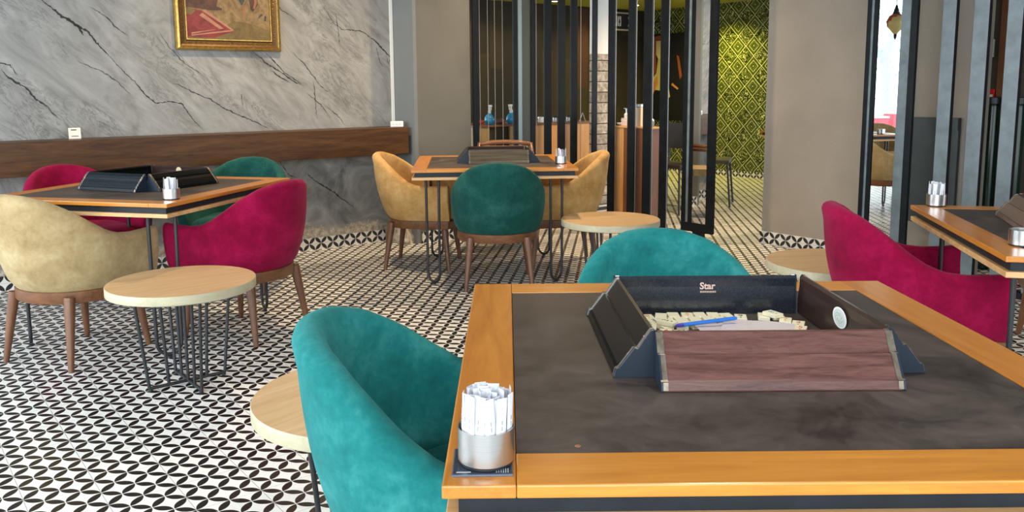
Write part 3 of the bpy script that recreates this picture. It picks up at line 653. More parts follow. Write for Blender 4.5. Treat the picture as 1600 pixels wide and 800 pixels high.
bm = BM(); bm.faces.new([bm.verts.new(TSg @ Vector((u1-.10+a, -.047, 2.20+b))) for a, b in ((0, -.07), (.02, -.07), (.05, 0), (.02, .07), (0, .07), (.02, 0))]); obj('arrow', bm, M_white, t)

t = thing('wall_poster', 'dark poster of a red haired woman in pale yellow', 'poster', (0, 0, 0))
TP = TN @ Matrix.Translation((-1.28, -0.05, 0))
bm = BM(); box(bm, 0, 0.95, 0, 0.045, 0.75, 2.02, T=TP); obj('poster_board', bm, plain('near_black_board', (0.006, 0.006, 0.007), 0.4), t)
bm = BM(); lay2 = [0]
def pq(pts, mi):
    lay2[0] += 0.0004; bm.faces.new([bm.verts.new(TP @ Vector((a, -0.001-lay2[0], b))) for a, b in pts]).material_index = mi
pq([(.10,1.98),(.20,2.0),(.32,1.97),(.38,1.80),(.36,1.62),(.30,1.70),(.28,1.90),(.2,1.92),(.15,1.75),(.16,1.5),(.10,1.38),(.05,1.45),(.06,1.75)], 0)
pq([(.15,1.92),(.27,1.92),(.29,1.72),(.22,1.62),(.15,1.72)], 1); pq([(.19,1.66),(.26,1.66),(.27,1.45),(.38,1.35),(.44,1.1),(.34,1.02),(.30,1.18),(.14,1.2),(.03,1.05),(.02,1.30),(.16,1.45)], 2)
pq([(.03,1.2),(.18,1.42),(.2,1.3),(.08,1.1)], 3); pq([(.55,1.7),(.60,1.68),(.66,1.40),(.62,1.35)], 0); pq([(.48,1.3),(.60,1.22),(.58,1.2),(.46,1.27)], 3)
obj('poster_print', bm, [plain('auburn_ink', (0.22, 0.05, 0.02), 0.5), plain('pale_face_ink', (0.55, 0.48, 0.20), 0.5), plain('yellow_dress_ink', (0.42, 0.37, 0.12), 0.5), plain('orange_fold_ink', (0.45, 0.18, 0.05), 0.5)], t)

def dark_chair(loc, rz, label):
    t = thing('dining_chair', label, 'chair', loc, rz)
    bm = BM(); box(bm, -.2, .2, -.2, .2, .45, .49, bev=.008); obj('seat', bm, plain('dark_seat_pad', (0.02, 0.014, 0.01), .6) if 'dark_seat_pad' not in bpy.data.materials else bpy.data.materials['dark_seat_pad'], t)
    for sx in (-1, 1):
        for sy in (-1, 1):
            bm = BM(); tube(bm, [(sx*.18, sy*.18, .45), (sx*.21, sy*.22, 0)], .011, 8); obj('leg', bm, M_black, t)
    bm = BM(); box(bm, -.2, .2, -.225, -.195, .62, .88, bev=.01); obj('backrest', bm, M_black, t)
    for sx in (-1, 1):
        bm = BM(); tube(bm, [(sx*.17, -.19, .47), (sx*.17, -.21, .66)], .011, 8); obj('back_post', bm, M_black, t)
    return t
dark_chair((1.62, 8.35, 0), 2.4, 'black metal chair in the gloom between slats and mirror'); dark_chair((2.12, 8.85, 0), -1.9, 'black metal chair in the hall just left of the green wall')
t = thing('cafe_table', 'small dark table standing in the gloom behind the slats', 'table', (1.55, 9.7, 0), 0.5)
bm = BM(); box(bm, -.35, .35, -.35, .35, .72, .75, bev=.004); obj('tabletop', bm, M_black, t)
bm = BM(); lathe(bm, [(.2, 0), (.2, .015), (.03, .03), (.03, .719)], 20); obj('pedestal', bm, M_black, t, smooth=True, angle=40)

# ------------------------------------------------------------------ hall lamps
def lamp_down(label, p, power, col, spot=2.4):
    t = thing('ceiling_downlight', label, 'ceiling light', p)
    bm = BM(); lathe(bm, [(.06, -.012), (.06, 0)], 24); obj('housing', bm, M_black, t)
    n = Nt('lamp_glow_%d' % len(bpy.data.materials), .5, color=col); n.b.inputs['Emission Color'].default_value = (*col, 1); n.b.inputs['Emission Strength'].default_value = 12
    bm = BM(); lathe(bm, [(.045, -.014), (.045, -.0125)], 24); obj('lens', bm, n.m, t)
    l = bpy.data.lights.new('lamp', 'SPOT'); l.energy = power; l.color = col; l.spot_size = spot; l.spot_blend = .8; l.shadow_soft_size = .05
    o = bpy.data.objects.new('lamp', l); COL.objects.link(o); o.parent = t; o.location = (0, 0, -.03)
def hall(s, y, z=2.379): return on(TWD, s, y, z)
gp = TN @ Vector((0.25, -0.55, 2.379)); lamp_down('yellow downlight close to the green relief wall', tuple(gp), 150, (1.0, 0.86, 0.18))
gp = TN @ Vector((-0.75, -0.9, 2.379)); lamp_down('yellow downlight over the poster', tuple(gp), 35, (1.0, 0.82, 0.25))
for i, s in enumerate((-1.3, -2.2, -3.1)): lamp_down(['warm downlight over the wood wall nearest the sign', 'warm downlight, middle of three over the wood wall', 'warm downlight over the left end of the wood wall'][i], hall(s, -0.45), 30, (1.0, 0.78, 0.32))
for i, (p, e) in enumerate((((0.35, 6.3, 2.799), 170), ((-1.2, 5.4, 2.799), 130), ((1.75, 7.3, 2.379), 150))):
    lamp_down(['warm ceiling spot above the middle table', 'warm ceiling spot above the left table', 'warm spot in the hall doorway ceiling'][i], p, e, (1.0, 0.74, 0.44), 2.6)
lamp_down('ceiling spot above the foreground table', (0.75, 2.05, 2.799), 55, (1.0, 0.90, 0.78), 2.4)

# ------------------------------------------------------------------ tub chairs
def shell_u(u, a, b, st):
    """u 0..1 from back centre to arm front, returns x,y and back weight"""
    k = 0.64
    if u < k:
        ph = u/k*pi/2; return a*sin(ph), -b*cos(ph), cos(ph), Vector((sin(ph)*b, -cos(ph)*a, 0)).normalized()
    return a, (u-k)/(1-k)*st, 0.0, Vector((1, 0, 0))
HPROF = [(0, .808), (.10, .803), (.22, .777), (.34, .730), (.46, .672), (.57, .627), (.67, .601), (.78, .593), (.90, .596), (1, .602)]
def hgt(u):
    for (a, x), (b, y) in zip(HPROF, HPROF[1:]):
        if u <= b:
            t = (u-a)/(b-a); return x+(y-x)*t
    return .6
def make_chair(label, fabric, band=M_walband, leg=M_walnut):
    t = thing('tub_chair', label, 'chair')
    bm = BM(); NU = 56; cols = []
    a, b, st = .270, .245, .235; th = .064
    for i in range(-NU//2, NU//2+1):
        u = abs(i)/(NU//2); sg = 1 if i >= 0 else -1
        x, y, bw, nn = shell_u(u, a, b, st); h = hgt(u)
        tt = th*(1-0.25*max(0, (u-.85)/.15)**2)
        ring = []; NZ = 9
        def out(z):
            k = (z-.355)/.445
            bul = .020*sin(pi*min(1, max(0, k*1.15)))
            return bul - .016*max(0, 1-(z-.355)/.05)**2 + bw**1.3*(.105*k) + (1-bw)*(.012*min(1, k*2.2)) - (1-bw)*.022*max(0, k-.35)
        top = h-.028
        for j in range(NZ+1):
            z = .355+(top-.355)*j/NZ; o_ = out(z); ring.append((o_, z))
        oc = out(top); ri = tt/2
        for j in range(1, 6):
            an = pi*j/6; ring.append((oc-ri+ri*cos(an), top+.028*sin(an)))
        for j in range(NZ+1):
            z = top-(top-.43)*j/NZ; ring.append((out(z)-tt-.012*(1-j/NZ)*0 - .02*(j/NZ)**2, z))
        cs = []
        for o_, z in ring:
            p = Vector((x, y, 0))+nn*o_; cs.append(bm.verts.new((p.x*sg, p.y, z)))
        cols.append(cs)
    for A, B in zip(cols, cols[1:]):
        for j in range(len(A)-1): bm.faces.new((A[j], B[j], B[j+1], A[j+1]))
        bm.faces.new((A[-1], B[-1], B[0], A[0]))
    for cs, dy in ((cols[0], 1), (cols[-1], 1)):
        # rounded arm front
        cen = sum((v.co for v in cs), Vector())/len(cs); prev = cs
        for k in (1, 2, 3):
            an = k*pi/8; cur = [bm.verts.new((cen.x+(v.co.x-cen.x)*(1-.5*(1-cos(an))), v.co.y+.012*sin(an), cen.z+(v.co.z-cen.z)*(1-.05*(1-cos(an))))) for v in cs]
            n_ = len(cs)
            for j in range(n_): bm.faces.new((prev[j], prev[(j+1)%n_], cur[(j+1)%n_], cur[j]))
            prev = cur
        bm.faces.new(prev)
    obj('shell', bm, fabric, t, smooth=True, angle=60)
    # seat cushion
    bm = BM(); outl = []
    for i in range(-24, 25):
        u = abs(i)/24; sg = 1 if i >= 0 else -1
        x, y, bw, nn = shell_u(u, a-.066, b-.066, st+.01); outl.append((x*sg, y))
    outl += [(.205, .265), (.17, .288), (.08, .300), (0, .303), (-.08, .300), (-.17, .288), (-.205, .265)]
    rings = []
    for ins, z in ((.02, .356), (0, .375), (0, .435), (.012, .458), (.035, .470), (.10, .478)):
        k = 1-ins/.25; rings.append([bm.verts.new((x*k, (y-.02)*k+.02, z)) for x, y in outl])
    for A, B in zip(rings, rings[1:]):
        for j in range(len(A)): bm.faces.new((A[j], A[(j+1)%len(A)], B[(j+1)%len(A)], B[j]))
    bm.faces.new(rings[0]); bm.faces.new(rings[-1]); obj('seat', bm, fabric, t, smooth=True, angle=50)
    # wooden band
    bm = BM(); outl = []
    for i in range(-24, 25):
        u = abs(i)/24; sg = 1 if i >= 0 else -1
        x, y, bw, nn = shell_u(u, a-.008, b-.008, st); outl.append((x*sg, y))
    outl += [(.22, .262), (-.22, .262)]
    A = [[bm.verts.new((x*k, y*k, z)) for x, y in outl] for k, z in ((.985, .300), (1, .306), (1, .352), (.99, .3545), (.86, .3545), (.86, .300))]
    A.append(A[0])
    for P, Q in zip(A, A[1:]):
        for j in range(len(P)): bm.faces.new((P[j], P[(j+1)%len(P)], Q[(j+1)%len(P)], Q[j]))
    obj('seat_band', bm, band, t, smooth=True, angle=35)
    for sx in (-1, 1):
        for sy in (-1, 1):
            x0, y0 = sx*.175, (-.178 if sy < 0 else .19); x1, y1 = sx*.207, (-.225 if sy < 0 else .225)
            bm = BM(); tube(bm, [(x0, y0, .330), (x0+(x1-x0)*.15, y0+(y1-y0)*.15, .28), (x1, y1, .001)], [.024, .0235, .0125], 14)
            obj('leg', bm, leg, t, smooth=True, angle=50)
    return t
chairs = {}
def place(key, fabric, x, y, deg, label, group=None):
    if key not in chairs:
        c = make_chair(label, fabric); chairs[key] = c
    else: c = copy_tree(chairs[key])
    c.location = (x, y, 0.0); c.rotation_euler = (0, 0, radians(deg)); tag(c, label, 'chair', group); return c
GC = 'upholstered tub chairs around the game tables'
place('teal', M_teal, -.085, 1.60, -92, 'teal velvet tub chair at the left side of the near table', GC)
place('teal', M_teal, .47, 2.30, 184, 'teal velvet tub chair at the far side of the near table', GC)
place('dteal', M_dteal, -.09, 5.27, 2, 'bottle green tub chair with its back to us at the middle table', GC)
place('beige', M_beige, -.635, 5.86, -97, 'camel tub chair at the left side of the middle table', GC)
place('beige', M_beige, .345, 5.86, 95, 'camel tub chair at the right side of the middle table', GC)
place('tan', M_tan, -2.085, 3.885, -22, 'pale camel tub chair cut by the left picture edge', GC)
place('pink', M_pink, -1.383, 4.232, 67, 'raspberry tub chair at the right side of the left table', GC)
place('pink', M_pink, -2.52, 4.86, -131, 'raspberry tub chair under the shelf at far left', GC)
place('dteal', M_dteal, -1.73, 5.24, 178, 'bottle green tub chair against the wall behind the left table', GC)
place('pink', M_pink, 1.535, 3.12, -100, 'raspberry tub chair with its back to the round side table at right', GC)
place('pink', M_pink, 2.66, 3.80, 158, 'raspberry tub chair at the far side of the right table', GC)

# wooden armchair at the far side of the middle table
t = thing('armchair', 'wooden framed armchair with tan back behind the middle table', 'chair', (-.06, 6.50, 0), radians(178))
bm = BM(); tube(bm, [(-.20, -.24, .80), (-.1, -.262, .812), (0, -.27, .815), (.1, -.262, .812), (.20, -.24, .80)], .018, 10)
obj('top_rail', bm, M_walband, t, smooth=True)
bm = BM(); box(bm, -.185, .185, -.262, -.215, .53, .785, bev=.01); obj('backrest', bm, plain('tan_leatherette', (0.33, 0.20, 0.12), .5), t)
bm = BM(); box(bm, -.22, .22, -.22, .24, .40, .47, bev=.02); obj('seat', bm, M_tan, t)
for sx in (-1, 1):
    bm = BM(); tube(bm, [(sx*.205, -.245, .81), (sx*.235, -.23, .6), (sx*.235, -.22, .4), (sx*.24, -.24, .001)], [.016, .018, .02, .014], 10); obj('leg', bm, M_walnut, t, smooth=True)
    bm = BM(); tube(bm, [(sx*.235, .20, .62), (sx*.235, .21, .4), (sx*.235, .23, .001)], [.015, .02, .014], 10); obj('leg', bm, M_walnut, t, smooth=True)
    bm = BM(); tube(bm, [(sx*.235, -.23, .66), (sx*.245, -.05, .65), (sx*.235, .23, .63)], .017, 10); obj('armrest', bm, M_walnut, t, smooth=True)

# ------------------------------------------------------------------ game tables
TX, TY = .52, .55
def make_table(label):
    t = thing('game_table', label, 'table')
    bw = .095; z0, z1 = .732, .750
    for sx in (-1, 1):
        bm = BM(); box(bm, sx*TX if sx < 0 else TX-bw, -TX+bw if sx < 0 else TX, -TY, TY, z0, z1, 0, bev=.0025); obj('border_board', bm, M_tablewoody, t)
    for sy in (-1, 1):
        bm = BM(); box(bm, -TX+bw+.0004, TX-bw-.0004, -TY if sy < 0 else TY-bw, -TY+bw if sy < 0 else TY, z0, z1, 0, bev=.0025); obj('border_board', bm, M_tablewood, t)
    bm = BM(); box(bm, -TX+bw+.001, TX-bw-.001, -TY+bw+.001, TY-bw-.001, z0+.002, z1-.0012, 0); obj('leather_inlay', bm, M_leather, t)
    bm = BM(); box(bm, -TX+.02, TX-.02, -TY+.02, TY-.02, .703, .7318); obj('apron', bm, M_band, t)
    bm = BM(); box(bm, -TX+.003, TX-.003, -TY+.003, TY-.003, .685, .7028, 0, bev=.002); obj('lower_board', bm, M_edge, t)
    for sx in (-1, 1):
        for sy in (-1, 1):
            c = Vector((sx*(TX-.125), sy*(TY-.125), 0)); dg = Vector((sx, sy, 0)).normalized(); pv = Vector((-dg.y, dg.x, 0)); hw = .055
            bm = BM(); pts = [c+pv*hw*1.08+Vector((0, 0, .685))]+[c+pv*hw*cos(a)+Vector((0, 0, .073-.058*sin(a))) for a in [pi*k/12 for k in range(13)]]+[c-pv*hw*1.08+Vector((0, 0, .685))]
            tube(bm, pts, .0085, 10)
            lg = obj('hairpin_leg', bm, M_black, t, smooth=True, angle=50)
            bm = BM(); lathe(bm, [(.012, 0.0005), (.012, .006), (.007, .007), (.007, .02)], 12, c.x, c.y); obj('foot', bm, M_black, lg)
            bm = BM(); box(bm, c.x-.06, c.x+.06, c.y-.06, c.y+.06, .679, .6848); obj('mounting_plate', bm, M_black, lg)
    return t
tb = make_table('large wooden game table with leather inlay in the foreground'); tb.location = (.425, 1.553, 0); tb.rotation_euler = (0, 0, radians(.3))
tag(tb, group='wooden game tables with leather tops')
for x, y, dg, lb in ((-.135, 5.70, 3.4, 'wooden game table in the middle before the slatted screen'), (-1.90, 4.32, -14, 'wooden game table at left under the wall shelf'), (2.07, 2.83, -12, 'wooden game table cut by the right picture edge')):
    c = copy_tree(tb); c.location = (x, y, 0); c.rotation_euler = (0, 0, radians(dg)); tag(c, lb, 'table', 'wooden game tables with leather tops')

bm = BM(); lathe(bm, [(.0001, .7489), (.0045, .7489), (.0035, .7496), (.0001, .7493)], 14, -.337, -.432); wsp = obj('worn_spot', bm, plain('rust_brown_spot', (.30, .12, .06), .6), tb); wsp['label'] = 'small rust brown blemish'
# round side tables
def make_side(label):
    t = thing('side_table', label, 'side table')
    bm = BM(); lathe(bm, [(.294, .412), (.300, .416), (.300, .4495), (.298, .452)], 72, mi=1)
    for q in bm.faces:
        if len(q.verts) > 10 and q.calc_center_median().z > .44: q.material_index = 0
    obj('round_top', bm, [M_sidetop, M_sideedge], t, smooth=True, angle=40)
    for a in (0, 1):
        bm = BM(); ax = Vector((cos(a*pi/2), sin(a*pi/2), 0)); zz = .012+a*.0
        tube(bm, [-ax*.16+Vector((0, 0, zz)), ax*.16+Vector((0, 0, zz))], .0075, 8)
        tube(bm, [-ax*.20+Vector((0, 0, .404)), ax*.20+Vector((0, 0, .404))], .0075, 8)
        for k in (-1, -.5, .5, 1) if a else (-1, -.5, 0, .5, 1):
            tube(bm, [ax*.16*k+Vector((0, 0, .012)), ax*.20*k+Vector((0, 0, .404))], .007, 8)
        obj('rod_frame', bm, M_black, t, smooth=True, angle=50)
    for a in range(4):
        ax = Vector((cos(a*pi/2), sin(a*pi/2), 0)); bm = BM(); lathe(bm, [(.009, 0), (.009, .01)], 10, ax.x*.155, ax.y*.155); obj('foot', bm, M_black, t)
    return t
st_ = make_side('round pale side table on black rods before the left table'); st_.location = (-1.40, 3.46, 0); st_.rotation_euler = (0, 0, radians(40)); tag(st_, group='round side tables')
for x, y, dg, lb in ((.60, 5.04, 30, 'round pale side table near the camel chair of the middle table'), (-.385, 2.125, 52, 'round pale side table partly behind the near teal chair'), (1.475, 3.755, 15, 'round pale side table behind the right raspberry chair')):
    c = copy_tree(st_); c.location = (x, y, 0); c.rotation_euler = (0, 0, radians(dg)); tag(c, lb, 'side table', 'round side tables')

# ------------------------------------------------------------------ tile racks
PROF = [(0, 0), (0.000, .030), (-.003, .060), (-.002, .078), (-.006, .084), (-.012, .083), (-.034, .0505), (-.040, .0520), (-.066, .0170), (-.0715, .0150), (-.0750, .002), (-.0745, 0)]
PROF2 = PROF[:6]+[(-.020, .073), (-.0235, .073), (-.029, .062), (-.0325, .062), (-.037, .051), (-.041, .052), (-.047, .041), (-.0505, .041), (-.056, .030), (-.0595, .030), (-.066, .0170), (-.0715, .0150), (-.0750, .002), (-.0745, 0)]
def make_rack(label, body, inner, cap, capedge, L=.405, PROF=PROF):
    t = thing('tile_rack', label, 'tile rack')
    bm = BM(); prism(bm, PROF, -L/2+.004, L/2-.004)
    bm.normal_update()
    for q in bm.faces:
        if q.normal.y > 0.6 and abs(q.normal.x) < .5: q.material_index = 1
    obj('rack_body', bm, [body, inner], t)
    for s in (-1, 1):
        bm = BM(); pr = [(y*1.03+(.001 if i < 3 else 0), z*1.02) for i, (y, z) in enumerate(PROF)]
        prism(bm, pr, s*(L/2-.0035), s*(L/2)); obj('end_cap', bm, cap, t)
        bm = BM()
        for (y0, z0), (y1, z1) in zip(PROF[4:-2], PROF[5:-1]):
            dy, dz = y1-y0, z1-z0; Ln = sqrt(dy*dy+dz*dz); ny, nz = dz/Ln, -dy/Ln
            if nz < 0 and ny > 0: ny, nz = -ny, -nz
            pr = [(y0, z0), (y1, z1), (y1+ny*.0014, z1+nz*.0014), (y0+ny*.0014, z0+nz*.0014)]
            prism(bm, pr, s*(L/2-.012), s*L/2)
        obj('edge_strip', bm, capedge, t)
    # bottom lip seam and screws
    bm = BM()
    for s in (-1, 1):
        for y, z in ((-.022, .071), (-.050, .040)):
            bmesh.ops.create_icosphere(bm, subdivisions=1, radius=.0014, matrix=Matrix.Translation((s*(L/2-.006), y-.001, z+.0015)))
    obj('screw', bm, capedge, t)
    return t
ZT = .7495
def put(o, cx, cy, ox, oy, rot, grp):
    """o placed in a square centred (cx,cy) turned by grp (deg); ox,oy local; rot deg"""
    g = radians(grp); o.location = (cx+ox*cos(g)-oy*sin(g), cy+ox*sin(g)+oy*cos(g), ZT); o.rotation_euler = (0, 0, g+radians(rot))
RG = 'tile racks on the game tables'
NC = (.441, 1.603); hh = .203
rk = make_rack('wine brown wooden tile rack nearest us on the near table', M_rackwood, M_rackdark, M_capblue, M_bronze); put(rk, *NC, .006, -hh, 0, 0); tag(rk, group=RG)
rk = make_rack('black tile rack with copper lettering at the back of the near table', M_rackblack, plain('speckled_black_lacquer', (0.012, 0.016, 0.024), .22, spec=.7, vary=.5, vscale=300), M_capblue, M_silvercap); put(rk, *NC, -.014, hh, 180, 0); tag(rk, group=RG)
# lettering on its inner face (+y side before turning)
Tt = Matrix.Translation((-.004, .0010, .062)) @ Matrix.Rotation(pi, 4, 'Z') @ Matrix.Rotation(pi/2, 4, 'X') @ Matrix.Shear('XZ', 4, (0, 0))
bm = text_bm('Star', .021, Tt, offset=.0006)
x = -.019
while x < .015: box(bm, x-.004, x-.0018, .0006, .0016, .0475, .0515); x += .0036
obj('lettering', bm, M_logo, rk)
rk = make_rack('glossy black tile rack at the left of the near tile square', M_rackblack, M_rackblack, M_capblue, M_silvercap); put(rk, *NC, -.196, 0.002, -90, 1.5); tag(rk, group=RG)
rk = make_rack('dark brown tile rack with an oval white sticker', M_rackdark, M_rackdark, M_capblue, M_bronze); put(rk, *NC, .200, .002, 90, 1.5); tag(rk, group=RG)
bm = BM(); lathe(bm, [(.0001, 0), (.0205, 0), (.0205, .0006), (.0001, .0006)], 40, mi=1); lathe(bm, [(.0001, .0007), (.0172, .0007), (.0172, .0010), (.0001, .0010)], 40, mi=0)
for k in range(7):
    an = k*.9; tube(bm, [(cos(an)*.004, sin(an)*.005, .0012), (cos(an+.8)*.010, sin(an+.8)*.011, .0012), (cos(an+1.4)*.013, sin(an+1.4)*.008, .0012)], .0004, 5, 2)
bmesh.ops.transform(bm, matrix=Matrix.Translation((-.020, .0006, .049)) @ Matrix.Rotation(-pi/2-.02, 4, 'X') @ Matrix.Diagonal((1.55, 1.0, 1, 1)), verts=bm.verts)
obj('oval_sticker', bm, [M_sticker, M_stickerrim, plain('grey_sticker_line', (.35, .42, .38), .4)], rk)

def rack_square(cx, cy, g, names, mats, omit=()):
    for i, (ox, oy, rt) in enumerate(((0, -hh, 0), (0, hh, 180), (-hh, 0, -90), (hh, 0, 90))):
        if i in omit: continue
        body, cap, edge = mats[i]
        k = make_rack(names[i], body, M_rackdark if body is not M_rackblack else M_rackblack, cap, edge, PROF=PROF if body is M_brownrack else PROF2); put(k, cx, cy, ox, oy, rt, g); tag(k, group=RG)
MB_ = (M_rackblack, M_capblue, M_bronze)
M_brownrack = wood('chestnut_rack', (0.050, 0.022, 0.014), (0.10, 0.048, 0.03), .3, 0, 2)
M_olivrack = wood('smoked_oak_rack', (0.045, 0.035, 0.022), (0.11, 0.09, 0.062), .3, 0, 2); M_blueblack = plain('blue_black_rack', (0.005, 0.009, 0.014), .4, spec=.15, vary=.4, vscale=60)
rack_square(-.10, 5.80, 3.4, ['smoked oak tile rack facing us on the middle table', 'dark tile rack at the back of the middle table', 'dark tile rack at the left of the middle tile square', 'dark tile rack at the right of the middle tile square'], [(M_olivrack, M_capblue, M_bronze), (M_rackdark, M_capblue, M_bronze), MB_, MB_])
rack_square(-1.925, 4.42, -24, ['blue black tile rack at the front of the left table', 'dark brown tile rack at the back of the left table', 'black tile rack at the left of the left tile square', 'black tile rack at the right of the left tile square'], [(M_blueblack, M_capblue, M_bronze), (M_rackdark, M_capblue, M_bronze), MB_, MB_])
rack_square(2.06, 2.90, -19, ['', 'brown tile rack at the back of the right table', 'chestnut tile rack at the left edge of the right tile square', ''], [0, (M_brownrack, M_capblue, M_bronze), (M_brownrack, M_capblue, M_bronze), 0], omit=(0, 3))

# white paper edge under the left table's front rack, round badge on its back rack
bm = BM(); lathe(bm, [(.0001, 0), (.02, 0), (.02, .001), (.0001, .001)], 28)
bmesh.ops.transform(bm, matrix=Matrix.Translation((0, .001, .058)) @ Matrix.Rotation(-pi/2, 4, 'X'), verts=bm.verts)
for ob in [o for o in bpy.data.objects if o.get('label') == 'dark brown tile rack at the back of the left table']:
    obj('round_badge', bm, plain('brass_badge', (.62, .50, .33), .35), ob)

# ------------------------------------------------------------------ loose game tiles, pen, papers
tiles = [  # x, y, rz, layer, text, ink
 (.292,1.755,.1,0,'8',3),(.322,1.765,-.2,0,'',0),(.350,1.770,-.05,0,'',0),(.380,1.768,-.1,0,'5',3),(.408,1.770,0,0,'',0),(.436,1.768,-.1,0,'',0),(.464,1.762,.1,0,'',0),(.492,1.752,-.2,0,'9',2),
 (.300,1.722,.15,0,'3',2),(.330,1.728,-.1,0,'1',2),(.360,1.732,.1,0,'',0),(.390,1.735,0,0,'',0),(.420,1.738,0,0,'',0),(.450,1.735,.2,0,'',0),
 (.286,1.685,-.2,0,'2',1),(.316,1.690,.4,0,'7',2),(.352,1.695,0,0,'',0),(.384,1.700,.1,0,'',0),
 (.282,1.640,.1,0,'6',1),(.312,1.645,-.1,0,'4',0),(.345,1.640,.2,0,'11',0),(.375,1.630,.1,0,'11',0),
 (.284,1.590,.0,0,'1',0),(.314,1.580,.3,0,'9',1),(.281,1.535,.1,0,'5',0),(.280,1.480,-.1,0,'2',3),(.279,1.435,.05,0,'',0),(.312,1.520,.2,0,'',0),
 (.545,1.762,-.25,0,'',1),(.572,1.765,.1,0,'2',1),(.580,1.725,-.35,0,'7',3),(.598,1.698,-.4,0,'4',0),(.590,1.662,-.4,0,'5',0),(.322,1.690,.9,1,'3',2),(.560,1.748,.5,1,'8',1)]
inks = [M_red, M_blueink, M_blackink, M_yellow]
bm = BM(); box(bm, -.0125, .0125, -.0185, .0185, 0, .0085, bev=.0012); tile0 = obj('game_tile', bm, M_ivory); tme = tile0.data; first = True
txm = {}
for i, (x, y, rz, ly, tx, ink) in enumerate(tiles):
    o = tile0 if first else bpy.data.objects.new('game_tile', tme)
    if not first: COL.objects.link(o)
    first = False
    o.location = (x, y, ZT-.0004+ly*.0092); o.rotation_euler = (0, 0, rz)
    if tx:
        lb = {0: 'red', 1: 'teal', 2: 'black', 3: 'orange'}[ink]
        tag(o, 'cream game tile marked with a %s numeral inside the near rack square' % lb, 'game tile', 'loose cream game tiles')
        if (tx, ink) not in txm: txm[(tx, ink)] = None
        b2 = text_bm(tx, .021, Matrix.Translation((0, .004, .0087)), extrude=.0001)
        lathe(b2, [(.0001, .0086), (.0022, .0086), (.0022, .0088), (.0001, .0088)], 10, 0, -.010)
        obj('numeral', b2, inks[ink], o)
    else: tag(o, 'blank backed cream game tile inside the near rack square', 'game tile', 'loose cream game tiles')
# papers
def paper_mat():
    n = Nt('striped_score_paper', .5); p = n.math('FRACT', n.math('MULTIPLY', n.dot(n.coord(), Vector((.25, 1, 0))), 85))
    n.base(n.mix(n.math('LESS_THAN', p, .15), (.74, .66, .66), (.52, .42, .44))); return n.m
Mp = paper_mat()
for i, (x, y, rz, zz, sx, sy) in enumerate(((.455, 1.64, .12, .0088, .075, .06), (.500, 1.655, -.35, .0100, .07, .055))):
    bm = BM(); N_ = 12
    for s in range(N_):
        a = -sx+2*sx*s/N_; b = -sx+2*sx*(s+1)/N_
        def zf(v): return .0012*sin(v*60)
        vs = [bm.verts.new(v) for v in ((a, -sy, zf(a)), (b, -sy, zf(b)), (b, sy, zf(b)), (a, sy, zf(a)), (a, -sy, zf(a)+.0008), (b, -sy, zf(b)+.0008), (b, sy, zf(b)+.0008), (a, sy, zf(a)+.0008))]
        for q in ((0,3,2,1),(4,5,6,7),(0,1,5,4),(2,3,7,6)): bm.faces.new([vs[k] for k in q])
        if s == 0: bm.faces.new([vs[k] for k in (0, 4, 7, 3)])
        if s == N_-1: bm.faces.new([vs[k] for k in (1, 2, 6, 5)])
    bmesh.ops.remove_doubles(bm, verts=bm.verts, dist=1e-6)
    o = obj('score_paper', bm, Mp, None, loc=(x, y, ZT+zz), rz=rz); tag(o, ['pinkish ruled score paper lying on the game tiles under the pen', 'pinkish ruled score paper on top, turned towards the sticker rack'][i], 'paper')
t = thing('ballpoint_pen', 'blue ballpoint pen lying on the papers and tiles', 'pen', (.398, 1.672, ZT+.0175), radians(17))
bm = BM(); tube(bm, [(-.052, 0, 0), (.066, 0, .003), (.072, 0, .003)], [.0042, .0042, .0030], 12); obj('barrel', bm, M_pen, t, smooth=True, angle=40)
bm = BM(); tube(bm, [(-.070, 0, -.0006), (-.064, 0, 0), (-.0525, 0, 0)], [.0016, .0038, .0044], 12); obj('cap', bm, M_pencap, t, smooth=True, angle=40)

# ------------------------------------------------------------------ steel cups with sugar packets, coaster
def make_cup(label, r=.038, h=.050):
    t = thing('steel_cup', label, 'cup')
    bm = BM(); lathe(bm, [(r*.92, .003), (r, .005), (r, h), (r*.965, h), (r*.955, .008), (.0005, .007)], 48, cap=False)
    obj('cup_body', bm, M_steel, t, smooth=True, angle=40)
    bm = BM(); lathe(bm, [(r*.9, 0), (r*.97, .001), (r*.97, .0045), (r*.9, .0048)], 40); obj('base_ring', bm, M_chrome, t, smooth=True, angle=40)
    return t
def packet_mesh(wd=.017, L=.075):
    bm = BM(); N_ = 6
    prev = None
    for i in range(N_+1):
        z = L*i/N_; th = .0016*sin(pi*min(1, max(0, (i+.3)/(N_+.6))))+.0002
        xs = [(-wd/2, 0), (-wd/4, -th), (wd/4, -th*.8), (wd/2, 0), (wd/4, th), (-wd/4, th*.8)]
        cur = [bm.verts.new((x, y, z)) for x, y in xs]
        if prev:
            for k in range(6): bm.faces.new((prev[k], prev[(k+1)%6], cur[(k+1)%6], cur[k]))
        else: bm.faces.new(cur)
        prev = cur
    bm.faces.new(prev)
    for k in range(2): # small print
        zz = L*.50+k*.007; box(bm, -.0008, .0008, -.0019, -.0017, zz, zz+.005, 1)
    return bm
pk0 = None
